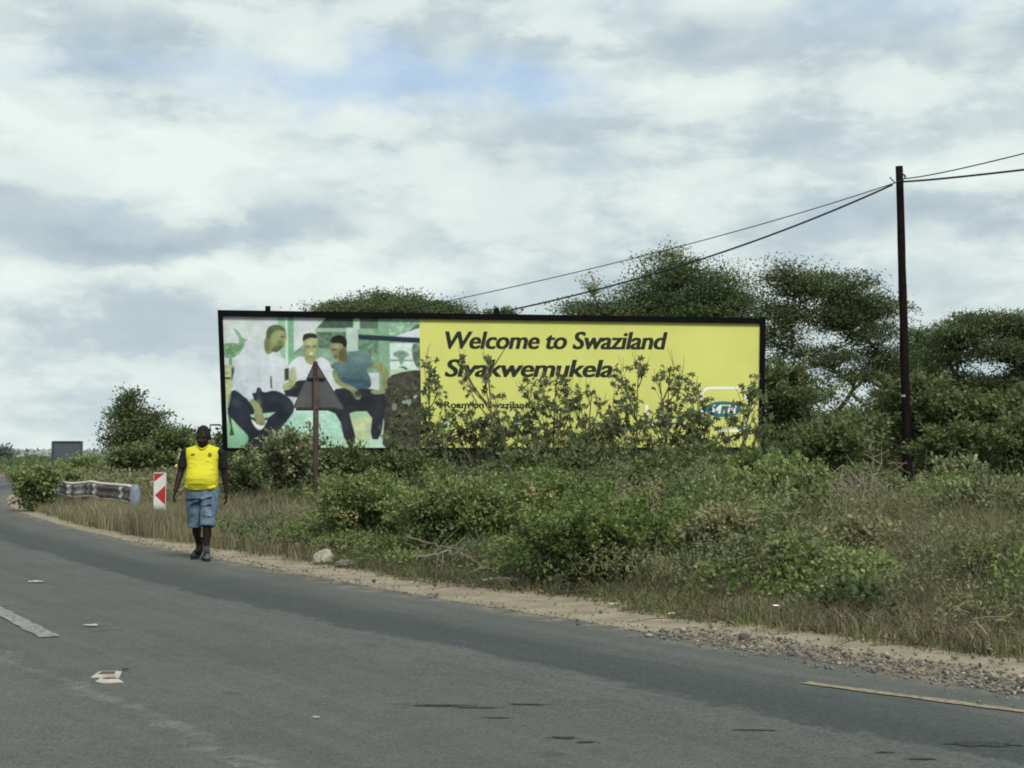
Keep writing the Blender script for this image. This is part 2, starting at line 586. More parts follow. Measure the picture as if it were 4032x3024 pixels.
def mat_asphalt():
    m, nt, b = new_mat('worn asphalt')
    N, L = nt.nodes, nt.links

    def mth(op, a, bb=None, clamp=False):
        n = N.new('ShaderNodeMath')
        n.operation = op
        n.use_clamp = clamp
        for i, v in enumerate((a, bb)):
            if v is None:
                continue
            if isinstance(v, (int, float)):
                n.inputs[i].default_value = v
            else:
                L.new(v, n.inputs[i])
        return n.outputs[0]
    uv = N.new('ShaderNodeUVMap')
    uv.uv_map = 'UVMap'
    sp = N.new('ShaderNodeSeparateXYZ')
    L.new(uv.outputs[0], sp.inputs[0])
    t = sp.outputs['X']
    geo = N.new('ShaderNodeNewGeometry')

    def noise(vec, scale, detail=5, rough=.6, sx=1, sy=1):
        mp = N.new('ShaderNodeMapping')
        mp.inputs['Scale'].default_value = (sx, sy, 1)
        L.new(vec, mp.inputs[0])
        n = N.new('ShaderNodeTexNoise')
        n.inputs['Scale'].default_value = scale
        n.inputs['Detail'].default_value = detail
        n.inputs['Roughness'].default_value = rough
        L.new(mp.outputs[0], n.inputs['Vector'])
        return n.outputs['Fac']
    pos = geo.outputs['Position']
    big = noise(pos, .45, 4)
    med = noise(pos, 3.0, 6, .65)
    grit = noise(pos, 55, 3, .75)
    edgewob = noise(uv.outputs[0], 1.4, 5, .65, 1, .6)
    tw = mth('ADD', t, mth('MULTIPLY', mth('SUBTRACT', edgewob, .5), .60))
    rag = noise(pos, 7.0, 5, .7)
    tw = mth('ADD', tw, mth('MULTIPLY', mth('SUBTRACT', rag, .5), .42))

    def band(c, w, soft):
        d = mth('ABSOLUTE', mth('SUBTRACT', tw, c))
        mr = N.new('ShaderNodeMapRange')
        mr.interpolation_type = 'SMOOTHSTEP'
        mr.inputs['From Min'].default_value = w
        mr.inputs['From Max'].default_value = w + soft
        mr.inputs['To Min'].default_value = 1
        mr.inputs['To Max'].default_value = 0
        L.new(d, mr.inputs['Value'])
        return mr.outputs[0]
    def ramp(lo_, hi_):
        mr = N.new('ShaderNodeMapRange')
        mr.interpolation_type = 'SMOOTHSTEP'
        mr.inputs['From Min'].default_value = lo_
        mr.inputs['From Max'].default_value = hi_
        L.new(tw, mr.inputs['Value'])
        return mr.outputs[0]
    track = mth('MULTIPLY', ramp(-1.92, -1.66), mth('SUBTRACT', 1.0, ramp(-1.35, -.55)))
    track = mth('ADD', track, mth('MULTIPLY', mth('MULTIPLY', band(-1.74, .03, .07), med), .9), True)
    track2 = band(-2.95, .3, .55)
    seam = band(-4.60, .02, .05)
    dusty = band(0.05, .10, .35)
    r = N.new('ShaderNodeValToRGB')
    r.color_ramp.elements[0].position = .3
    r.color_ramp.elements[0].color = (.060, .066, .061, 1)
    r.color_ramp.elements[1].position = .72
    r.color_ramp.elements[1].color = (.097, .099, .091, 1)
    L.new(mth('ADD', mth('MULTIPLY', big, .6), mth('MULTIPLY', med, .4)), r.inputs[0])

    def mixc(fac, c1, c2):
        mx = N.new('ShaderNodeMix')
        mx.data_type = 'RGBA'
        L.new(fac, mx.inputs[0])
        if isinstance(c1, tuple):
            mx.inputs[6].default_value = c1
        else:
            L.new(c1, mx.inputs[6])
        if isinstance(c2, tuple):
            mx.inputs[7].default_value = c2
        else:
            L.new(c2, mx.inputs[7])
        return mx.outputs[2]
    col = mixc(mth('MULTIPLY', track, .85), r.outputs[0], (.036, .043, .044, 1))
    col = mixc(mth('MULTIPLY', track2, .25), col, (.055, .060, .058, 1))
    seam_n = mth('MULTIPLY', seam, mth('MULTIPLY', mth('SUBTRACT', med, .38), 3.2, True), True)
    col = mixc(mth('MULTIPLY', seam_n, .5), col, (.20, .185, .145, 1))
    mr = N.new('ShaderNodeMapRange')
    mr.inputs['From Min'].default_value = .45
    mr.inputs['From Max'].default_value = .62
    L.new(med, mr.inputs['Value'])
    col = mixc(mth('MULTIPLY', dusty, mth('MULTIPLY', mr.outputs[0], .7)), col, (.22, .175, .115, 1))
    # tar blotches and cracks
    bl = noise(pos, 1.15, 7, .72)
    mr2 = N.new('ShaderNodeMapRange')
    mr2.inputs['From Min'].default_value = .615
    mr2.inputs['From Max'].default_value = .665
    L.new(bl, mr2.inputs['Value'])
    col = mixc(mth('MULTIPLY', mr2.outputs[0], .6), col, (.030, .034, .034, 1))
    bl2 = noise(pos, 2.3, 7, .7)
    mr4 = N.new('ShaderNodeMapRange')
    mr4.inputs['From Min'].default_value = .66
    mr4.inputs['From Max'].default_value = .74
    L.new(bl2, mr4.inputs['Value'])
    col = mixc(mth('MULTIPLY', mr4.outputs[0], .45), col, (.19, .18, .15, 1))
    streak = noise(uv.outputs[0], 1.0, 5, .6, 5.5, .22)
    peb = mth('ADD', mth('MULTIPLY', noise(pos, 17, 4, .7), .55), mth('MULTIPLY', streak, .45))
    mr5 = N.new('ShaderNodeMapRange')
    mr5.inputs['From Min'].default_value = .3
    mr5.inputs['From Max'].default_value = .7
    mr5.inputs['To Min'].default_value = .74
    mr5.inputs['To Max'].default_value = 1.26
    L.new(peb, mr5.inputs['Value'])
    mul0 = N.new('ShaderNodeMix')
    mul0.data_type = 'RGBA'
    mul0.blend_type = 'MULTIPLY'
    mul0.inputs[0].default_value = 1
    L.new(col, mul0.inputs[6])
    L.new(mr5.outputs[0], mul0.inputs[7])
    col = mul0.outputs[2]
    sp_ = noise(pos, 9, 5, .75)
    mr6 = N.new('ShaderNodeMapRange')
    mr6.inputs['From Min'].default_value = .60
    mr6.inputs['From Max'].default_value = .68
    L.new(sp_, mr6.inputs['Value'])
    col = mixc(mth('MULTIPLY', mr6.outputs[0], .38), col, (.030, .035, .034, 1))
    # aggregate
    mr3 = N.new('ShaderNodeMapRange')
    mr3.inputs['From Min'].default_value = .25
    mr3.inputs['From Max'].default_value = .75
    mr3.inputs['To Min'].default_value = .45
    mr3.inputs['To Max'].default_value = 1.6
    L.new(grit, mr3.inputs['Value'])
    mul = N.new('ShaderNodeMix')
    mul.data_type = 'RGBA'
    mul.blend_type = 'MULTIPLY'
    mul.inputs[0].default_value = 1
    L.new(col, mul.inputs[6])
    L.new(mr3.outputs[0], mul.inputs[7])
    L.new(mul.outputs[2], b.inputs['Base Color'])
    b.inputs['Roughness'].default_value = .85
    b.inputs['Specular IOR Level'].default_value = .25
    bp = N.new('ShaderNodeBump')
    bp.inputs['Strength'].default_value = .4
    bp.inputs['Distance'].default_value = .01
    L.new(grit, bp.inputs['Height'])
    L.new(bp.outputs[0], b.inputs['Normal'])
    return m


road_ys = np.concatenate([np.arange(-38, 2, 1.0), np.arange(2, 45, .10), np.arange(45, 255, 1.0)])
ts_road = np.array([-8.3, -6, -4.5, -3.0, -2.0, -1.0, -.4, 0.0])
road = strip('road', road_ys, ts_road, lambda x, y, t: 0.02 * sstep(-8, -4, t) * (1 - sstep(-4, 0.1, t)) + 0 * x, mat_asphalt(), .07)
tag(road, 'worn grey asphalt road curving away to the left', kind='structure')

M_SAND = mat_plain('sandy verge soil', (.182, .156, .114, 1), .95, .12, 2.6, bump=.5, col2=(.290, .252, .186, 1), spec=.1)
sand_ys = np.concatenate([np.arange(-30, 2, 1.0), np.arange(2, 60, .25), np.arange(60, 200, 2.0)])
sand = strip('sand_verge', sand_ys, [-.35, -.1, .15, .4, .7, 1.0, 1.35, 1.7],
             lambda x, y, t: -0.012 + .035 * (fbm(x, y, 1.4, 3) - .5) * sstep(.1, .6, t) - .012 * sstep(1.3, 1.7, t), M_SAND)
tag(sand, 'pale sandy strip of bare soil along the asphalt edge', kind='structure')
farverge = strip('far_verge', np.concatenate([np.arange(-30, 60, 1.0), np.arange(60, 250, 2.0)]), [-12, -11, -10, -9, -8.1], lambda x, y, t: -0.01 + 0 * x,
                 mat_plain('brown far verge', (.17, .125, .075, 1), .95, .2, .8, spec=.1))
tag(farverge, 'brown dry verge on the far side of the road', kind='structure')


def mat_paint(name, col, wear_lo=.42, wear_hi=.56):
    return mat_plain(name, (.10, .10, .09, 1), .85, 0, 22.0, col2=col, lo=wear_lo, hi=wear_hi)


def line_on_road(name, y0, y1, t, w, mat):
    ys = np.arange(y0, y1, .12)
    o = strip(name, ys, [t - w / 2, t, t + w / 2], lambda x, yy, tt: 0.02 * sstep(-8, -4, tt) * (1 - sstep(-4, 0.1, tt)) + .005, mat)
    # rough ends and sides
    me = o.data
    for v in me.vertices:
        v.co.x += random.uniform(-.008, .008)
        v.co.y += random.uniform(-.012, .012)
    return o


# where the photograph's markings lie: distance off the edge found from their pixels
def px_ground(x, y):
    d = F * CAM_H / (y - 1795.0)
    return (x - 2016) / F * d, d


M_WHITE_LINE = mat_paint('worn white road paint', (.235, .235, .215, 1), .40, .54)
M_YELLOW_LINE = mat_paint('worn yellow road paint', (.24, .20, .12, 1), .38, .52)


def marking(name, p0, p1, w, mat, label):
    """painted line between two ground points"""
    a, b2 = Vector((*p0, 0)), Vector((*p1, 0))
    n = max(8, int((b2 - a).length / .12))
    d = (b2 - a).normalized()
    s = Vector((-d.y, d.x, 0))
    bm = bmesh.new()
    prev = None
    for i in range(n + 1):
        c = a.lerp(b2, i / n)
        row = []
        for k in (-.5, 0, .5):
            p = c + s * (k * w + random.uniform(-.012, .012) * (k != 0))
            if i in (0, n):
                p += d * random.uniform(-.012, .012)
            tt = float(edge_t(p.x, p.y))
            p.z = .02 * float(sstep(-8, -4, tt)) * (1 - float(sstep(-4, .1, tt))) + .006
            row.append(bm.verts.new(p))
        if prev:
            for k in range(2):
                bm.faces.new((prev[k], prev[k + 1], row[k + 1], row[k]))
        prev = row
    return tag(bm_obj(name, bm, mat), label, kind='structure')


p_end = px_ground(205, 2514)
p_far = px_ground(-20, 2395)
dirv = (Vector((*p_far, 0)) - Vector((*p_end, 0))).normalized()
marking('lane_line', p_end, (p_end[0] + dirv.x * 4.2, p_end[1] + dirv.y * 4.2), .15, M_WHITE_LINE, 'worn white dashed lane line on the asphalt')
pf = px_ground(-10, 2318)
def tar_mark(px, py, w, dpt, seed):
    """ragged tar stain lying on the asphalt, a part of the road"""
    rg = np.random.default_rng(seed)
    x, y = px_ground(px, py)
    bm = bmesh.new()
    n = 26
    ring = []
    for k in range(n):
        a = 2 * math.pi * k / n
        r = 1 + rg.normal() * .28
        vx, vy = x + math.cos(a) * w * r, y + math.sin(a) * dpt * r
        tt = float(edge_t(vx, vy))
        ring.append(bm.verts.new((vx, vy, .02 * float(sstep(-8, -4, tt)) * (1 - float(sstep(-4, .1, tt))) + .004)))
    c = bm.verts.new((x, y, sum(v.co.z for v in ring) / n))
    for k in range(n):
        bm.faces.new((c, ring[k], ring[(k + 1) % n]))
    bm_obj('tar_mark', bm, M_TAR, road)


M_TAR = mat_plain('tar stain', (.026, .030, .030, 1), .9, .1, 30, col2=(.062, .068, .064, 1), lo=.42, hi=.62, spec=.1)
for q_ in ((1745, 2782, .17, .030, 1), (1885, 2790, .12, .018, 2), (2085, 2776, .12, .020, 3), (1960, 2830, .075, .014, 4), (2215, 2908, .07, .030, 5), (2310, 2925, .05, .016, 6),
           (2960, 2874, .11, .018, 7), (3880, 2925, .17, .055, 8), (3620, 2985, .06, .02, 9), (3470, 2960, .06, .016, 10)):
    tar_mark(*q_)
p2 = px_ground(3157, 2683)
p3 = px_ground(4032, 2797)
dv = (Vector((*p3, 0)) - Vector((*p2, 0))).normalized()
marking('edge_line', p2, (p3[0] + dv.x * 6, p3[1] + dv.y * 6), .095, M_YELLOW_LINE, 'faded yellow line near the crumbling road edge')


# ------------------------------------------------------------------ billboard
BB = dict(TL=(857, 1222, 31.8), TR=(3010, 1253, 33.8), BL=(878, 1776, 31.8), BR=(3003, 1773, 33.8))
bBL, bBR = PX(*BB['BL']), PX(*BB['BR'])
b_h = Vector((bBR.x - bBL.x, bBR.y - bBL.y, 0)).normalized()
b_n = Vector((b_h.y, -b_h.x, 0)).normalized()      # towards the road
if b_n.y > 0:
    b_n = -b_n


def on_board(px, py):
    r = PX(px, py, 30.0) - Vector((0, 0, CAM_H))
    k = b_n.dot(bBL - Vector((0, 0, CAM_H))) / b_n.dot(r)
    return Vector((0, 0, CAM_H)) + r * k


bTL, bTR = on_board(857, 1222), on_board(3010, 1253)
BW, BH = (bTR - bTL).length, (bTL - bBL).length


def bmap(u, v, w=0.0):
    """billboard face: u to the right, v up, w towards the road"""
    return (bBL * (1 - u) + bBR * u) * (1 - v) + (bTL * (1 - u) + bTR * u) * v + b_n * w


def b_uv(px, py):
    """u, v of the board at a photograph pixel (exact: the face is one plane)"""
    p = on_board(px, py)
    u, v = .5, .5
    A, B, Cc, D = bBL, bBR, bTL, bTR
    for _ in range(12):
        q0 = (A * (1 - u) + B * u) * (1 - v) + (Cc * (1 - u) + D * u) * v
        du = (B - A) * (1 - v) + (D - Cc) * v
        dv = (Cc - A) * (1 - u) + (D - B) * u
        r = p - q0
        # solve in the board's own axes
        a, b_, c_, d_ = du.dot(b_h), dv.dot(b_h), du.z, dv.z
        e, f = r.dot(b_h), r.z
        det = a * d_ - b_ * c_
        u += (e * d_ - b_ * f) / det
        v += (a * f - e * c_) / det
    return u, v


bb = thing('billboard', (float((bBL.x + bBR.x) / 2), float((bBL.y + bBR.y) / 2), 0),
           'long yellow roadside billboard with a black frame standing in the bushes', 'billboard')
BB_INV = Matrix.Translation(-bb.location)


def bb_box(name, u0, u1, v0, v1, w0, w1, mat):
    bm = bmesh.new()
    vs = [bm.verts.new(BB_INV @ bmap(u, v, w)) for w in (w0, w1) for v in (v0, v1) for u in (u0, u1)]
    for f in ((0, 1, 3, 2), (4, 5, 7, 6), (0, 1, 5, 4), (2, 3, 7, 6), (0, 2, 6, 4), (1, 3, 7, 5)):
        bm.faces.new([vs[i] for i in f])
    return bm_obj(name, bm, mat, bb)


ft_u, ft_v = .105 / BW, .125 / BH
bb_box('frame_rail', 0, 1, 1 - ft_v, 1, -.06, .09, M_BLACK)
bb_box('frame_rail', 0, 1, 0, ft_v * .55, -.06, .09, M_BLACK)
bb_box('frame_rail', 0, ft_u, ft_v * .55, 1 - ft_v, -.06, .09, M_BLACK)
bb_box('frame_rail', 1 - ft_u * 1.05, 1, ft_v * .55, 1 - ft_v, -.06, .09, M_BLACK)
M_BOARDBACK = mat_plain('galvanised backing sheet', (.16, .16, .16, 1), .6, .15, 3)
bb_box('backing_sheet', ft_u * .5, 1 - ft_u * .5, ft_v * .3, 1 - ft_v * .5, -.05, .0, M_BOARDBACK)
for px, py in ((1043, 1203), (1955, 1213), (2830, 1230)):
    u, v = b_uv(px, py)
    foot = bmap(u, 0, -.13)
    bm = bmesh.new()
    top = bmap(u, v, -.13)
    add_box(bm, BB_INV @ Vector(((foot.x + top.x) / 2, (foot.y + top.y) / 2, (top.z - .1) / 2)), (.115, .115, top.z + .1), Matrix.Rotation(math.atan2(b_h.y, b_h.x), 3, 'Z'))
    bm_obj('post', bm, M_BLACK, bb)

# ---- printed photograph (left) painted as flat print on a fine sheet
K_PRINT = 0.84        # print albedo relative to the displayed colour


def paint_print():
    S = 0.25
    H, Wd = int(1659 * S), int(2212 * S)
    ss = 2
    img = np.zeros((H * ss, Wd * ss, 3), float)
    yy, xx = np.mgrid[0:H * ss, 0:Wd * ss]
    xx = (xx + .5) / (S * ss)
    yy = (yy + .5) / (S * ss)
    rg = np.random.default_rng(3)

    def smooth(p, it):
        p = np.asarray(p, float)
        for _ in range(it):
            q = np.roll(p, -1, 0)
            p = np.stack([p * .75 + q * .25, p * .25 + q * .75], 1).reshape(-1, 2)
        return p

    def poly(pts, col, it=2, amp=0.0, grad=None):
        p = smooth(pts, it)
        x0, x1 = p[:, 0].min(), p[:, 0].max()
        y0, y1 = p[:, 1].min(), p[:, 1].max()
        k = S * ss
        a0, a1 = max(0, int(x0 * k) - 1), min(Wd * ss, int(x1 * k) + 2)
        b0, b1 = max(0, int(y0 * k) - 1), min(H * ss, int(y1 * k) + 2)
        if a1 <= a0 or b1 <= b0:
            return
        X, Y = xx[b0:b1, a0:a1], yy[b0:b1, a0:a1]
        ins = np.zeros(X.shape, bool)
        n = len(p)
        for i in range(n):
            xi, yi = p[i]
            xj, yj = p[i - 1]
            if yi == yj:
                continue
            ins ^= ((yi > Y) != (yj > Y)) & (X < (xj - xi) * (Y - yi) / (yj - yi) + xi)
        c = np.array(col, float)[None, None, :] * np.ones((*X.shape, 1))
        if grad is not None:
            g = np.clip((X - x0) / (x1 - x0 + 1e-6) if grad[0] == 'x' else (Y - y0) / (y1 - y0 + 1e-6), 0, 1)[..., None]
            c = c * (1 - g) + np.array(grad[1], float) * g
        if amp:
            nz = vnoise(X, Y, .035, int(rg.integers(99)))
            nz = nz * .6 + vnoise(X, Y, .09, int(rg.integers(99))) * .4
            c = c * (1 + amp * (nz[..., None] - .5) * 2)
        img[b0:b1, a0:a1][ins] = c[ins]

    R = lambda x0, y0, x1, y1: [(x0, y0), (x1, y0), (x1, y1), (x0, y1)]
    img[:] = (202, 213, 214)
    poly(R(100, 1040, 2200, 1560), (178, 216, 190), 0, .08)
    # buildings behind
    poly([(1040, 290), (1165, 150), (2200, 150), (2200, 720), (1400, 720), (1060, 620), (830, 640), (820, 520), (930, 430), (1050, 340)], (128, 165, 138), 0, .18)
    poly([(1160, 155), (1425, 155), (1425, 268), (1060, 268)], (78, 98, 86), 0, .15)
    poly(R(1060, 268, 1350, 305), (150, 190, 160), 0)
    poly([(1060, 310), (1350, 310), (1350, 490), (1070, 470)], (92, 118, 98), 0, .3)
    poly(R(1495, 155, 1680, 272), (92, 118, 102), 0, .15)
    poly(R(1430, 155, 1495, 285), (178, 214, 188), 0)
    poly(R(1495, 275, 1620, 330), (140, 185, 150), 0)
    poly(R(1355, 265, 1472, 505), (184, 205, 198), 0)
    poly(R(1475, 385, 1680, 560), (104, 140, 112), 0, .25)
    poly(R(1680, 155, 1792, 930), (128, 172, 140), 0, .08)
    poly(R(1792, 155, 2200, 340), (150, 190, 162), 0, .25)
    poly([(1990, 300), (2060, 240), (2200, 180), (2200, 270)], (88, 112, 96), 0, .2)
    poly([(1840, 355), (2200, 230), (2200, 385)], (210, 218, 222), 0)
    poly([(1478, 333), (2095, 366), (2200, 372), (2200, 425), (2095, 418), (1478, 380)], (38, 52, 66), 0, .1)
    poly(R(1795, 420, 2095, 700), (204, 226, 218), 0, .05)
    poly([(1810, 540), (1880, 490), (1960, 500), (2000, 545), (1940, 570), (1920, 640), (1895, 640), (1890, 570)], (128, 162, 140), 1, .2)
    poly([(1800, 585), (2030, 590), (2030, 605), (1800, 605)], (120, 155, 132), 0)
    poly([(1870, 670), (1930, 650), (1985, 690), (1960, 700), (1920, 668)], (70, 95, 88), 1)
    poly([(2010, 430), (2110, 420), (2110, 700), (2040, 640)], (98, 118, 100), 1, .35)
    poly(R(1790, 690, 2200, 745), (176, 208, 160), 0, .06)
    # posts on the left
    poly([(665, 150), (742, 150), (742, 600), (690, 545)], (140, 196, 166), 0, .06)
    poly(R(742, 150, 768, 640), (204, 224, 208), 0)
    poly([(768, 150), (826, 150), (826, 580), (790, 640), (768, 640)], (122, 182, 142), 0, .06)
    # palms on the left
    poly([(215, 262), (272, 292), (318, 372), (380, 388), (330, 420), (350, 440), (265, 440), (290, 400), (255, 320)], (126, 172, 136), 1, .1)
    poly([(110, 430), (200, 415), (300, 430), (350, 420), (265, 565), (110, 572)], (118, 164, 118), 1, .3)
    poly(R(180, 560, 212, 760), (112, 158, 130), 0)
    poly([(110, 640), (240, 640), (225, 850), (110, 1010)], (166, 188, 128), 0, .2)
    poly([(205, 670), (248, 660), (238, 720), (205, 800)], (70, 88, 70), 0)
    poly(R(130, 765, 195, 785), (52, 70, 58), 0)
    poly([(120, 790), (200, 790), (205, 950), (160, 1080)], (176, 190, 122), 0, .12)
    # bench and floor
    poly(R(820, 1060, 1640, 1115), (206, 222, 216), 0)
    poly([(700, 1130), (1280, 1118), (1330, 1340), (1210, 1500), (560, 1500)], (166, 216, 196), 0, .12)
    poly([(950, 1180), (1040, 1150), (1040, 1400), (960, 1400)], (190, 225, 222), 0)
    poly([(1375, 1112), (1612, 1112), (1560, 1420), (1440, 1420)], (180, 206, 138), 0, .12)
    poly(R(1390, 1130, 1600, 1170), (150, 205, 165), 0)
    poly([(150, 1180), (250, 1235), (365, 1350), (375, 1390), (310, 1480), (150, 1480)], (150, 214, 170), 0, .05, ('y', (120, 178, 140)))
    poly([(160, 1110), (195, 1120), (200, 1230), (225, 1345), (180, 1350), (190, 1270)], (58, 76, 50), 0)
    # seated figure with white shirt
    poly([(175, 920), (270, 890), (335, 1000), (270, 1090), (165, 1080)], (104, 152, 134), 1, .08)
    poly([(205, 870), (335, 955), (400, 1045), (430, 1010), (395, 925), (445, 925), (450, 870), (485, 862), (512, 925), (620, 895), (710, 925), (800, 1000), (830, 1090),
          (760, 1190), (650, 1320), (560, 1490), (300, 1480), (375, 1392), (350, 1335), (240, 1225), (150, 1105), (190, 1010)], (38, 44, 58), 1, .16)
    poly([(380, 1140), (640, 1115), (560, 1175), (400, 1172)], (160, 204, 172), 0)
    poly([(382, 1180), (430, 1205), (455, 1245), (530, 1200), (560, 1188), (500, 1300), (440, 1285)], (226, 232, 232), 1)
    poly([(285, 555), (360, 412), (440, 395), (520, 420), (555, 548), (640, 505), (715, 560), (742, 650), (712, 800), (690, 905), (612, 880), (520, 925), (485, 862), (450, 872),
          (445, 925), (400, 925), (430, 990), (365, 1000), (215, 858), (210, 780), (240, 690), (212, 605)], (194, 204, 216), 1, .025, ('x', (206, 214, 222)))
    poly([(585, 755), (602, 755), (606, 880), (588, 870)], (72, 92, 84), 0)
    poly([(730, 680), (775, 672), (775, 790), (730, 800)], (64, 70, 58), 0)
    poly([(365, 995), (430, 982), (498, 1075), (512, 1150), (540, 1205), (520, 1255), (455, 1245), (420, 1150), (428, 1085)], (142, 152, 84), 1, .12)
    poly([(552, 300), (600, 246), (662, 234), (722, 260), (752, 312), (757, 372), (735, 442), (700, 462), (664, 512), (622, 502), (560, 548), (530, 470), (530, 400), (552, 362)], (138, 156, 72), 1, .1, ('y', (118, 130, 60)))
    poly([(552, 312), (580, 252), (662, 230), (732, 262), (752, 312), (700, 288), (640, 292), (602, 332), (580, 402), (552, 372)], (82, 94, 68), 1, .1)
    poly([(598, 486), (660, 436), (722, 446), (692, 490), (652, 516), (612, 506)], (86, 96, 56), 1)
    poly([(690, 352), (742, 350), (742, 366), (695, 366)], (80, 90, 46), 0)
    poly([(550, 400), (580, 395), (585, 450), (560, 455)], (120, 128, 60), 1)
    # seated figure in the middle
    poly([(775, 645), (830, 572), (920, 545), (960, 622), (1000, 652), (1042, 622), (1072, 560), (1150, 578), (1198, 640), (1160, 690), (960, 755), (850, 785), (770, 675)], (212, 218, 228), 1, .03)
    poly([(935, 545), (1030, 545), (1045, 615), (1000, 648), (935, 605)], (142, 154, 76), 1)
    poly([(918, 352), (985, 335), (1062, 352), (1072, 432), (1052, 512), (1010, 572), (960, 562), (925, 482)], (154, 170, 84), 1, .08)
    poly([(916, 345), (955, 320), (1052, 322), (1064, 380), (1000, 362), (935, 388), (918, 420)], (44, 50, 44), 1)
    poly(R(952, 446, 984, 456), (76, 86, 46), 0)
    poly(R(1018, 446, 1048, 456), (76, 86, 46), 0)
    poly([(968, 520), (1028, 518), (1000, 546)], (228, 230, 212), 1)
    poly([(720, 900), (860, 800), (1010, 790), (1010, 990), (740, 955)], (40, 44, 48), 0)
    poly([(788, 662), (842, 668), (852, 800), (802, 880), (722, 905), (704, 850), (780, 800)], (156, 168, 96), 1, .12)
    # dark rock and plants at the right
    poly([(1760, 760), (1960, 702), (2200, 690), (2200, 1560), (1690, 1560), (1735, 1100), (1600, 970), (1760, 905)], (66, 66, 58), 1, .45)
    poly([(1895, 1005), (2000, 990), (2075, 915), (2090, 930), (2030, 1000), (1985, 1075), (1935, 1060)], (156, 180, 168), 1, .12)
    poly([(1800, 1040), (1860, 1020), (1850, 1100), (1810, 1110)], (120, 136, 112), 1, .2)
    # seated figure in a grey blue shirt
    poly([(1255, 865), (1600, 880), (1735, 930), (1745, 1045), (1722, 1150), (1680, 1400), (1575, 1390), (1612, 1112), (1372, 1112), (1382, 1180), (1445, 1420), (1330, 1450), (1268, 1150), (1120, 1085), (1190, 950)], (42, 46, 54), 1, .14)
    poly([(1590, 890), (1760, 900), (1720, 940), (1600, 940)], (140, 156, 84), 1)
    poly([(1560, 690), (1640, 590), (1722, 622), (1778, 705), (1772, 770), (1742, 905), (1712, 900), (1708, 730), (1640, 668)], (128, 144, 82), 1, .1)
    poly([(1185, 660), (1262, 598), (1335, 632), (1372, 520), (1470, 494), (1560, 520), (1622, 600), (1640, 645), (1545, 678), (1565, 720), (1602, 800), (1592, 885), (1480, 880), (1300, 872), (1245, 760), (1228, 690)], (98, 128, 128), 1, .14, ('y', (74, 102, 112)))
    poly([(1290, 740), (1420, 800), (1580, 800), (1592, 875), (1310, 868)], (58, 92, 108), 1, .2)
    poly([(1195, 705), (1236, 690), (1280, 800), (1400, 858), (1482, 900), (1502, 965), (1462, 1005), (1420, 962), (1382, 892), (1248, 852)], (132, 144, 86), 1, .1)
    poly([(1430, 905), (1490, 905), (1490, 960), (1445, 975)], (40, 44, 46), 1)
    poly([(1195, 402), (1230, 352), (1312, 342), (1358, 382), (1358, 482), (1362, 602), (1310, 632), (1250, 592), (1215, 542), (1195, 482)], (128, 134, 68), 1, .08)
    poly([(1290, 482), (1350, 472), (1368, 602), (1322, 625), (1268, 582)], (94, 88, 52), 1)
    poly([(1188, 405), (1222, 350), (1292, 336), (1352, 364), (1364, 442), (1332, 474), (1310, 420), (1222, 424)], (30, 34, 36), 1)
    poly(R(1205, 478, 1240, 492), (52, 54, 34), 0)
    poly([(1222, 556), (1262, 548), (1262, 562), (1230, 572)], (92, 76, 52), 0)
    # soft modelling of the printed figures
    def soft(cx_, cy_, rx_, ry_, col_, al_):
        g = al_ * np.exp(-(((xx - cx_) / rx_) ** 2 + ((yy - cy_) / ry_) ** 2))[..., None]
        img[:] = img * (1 - g) + np.array(col_, float) * g
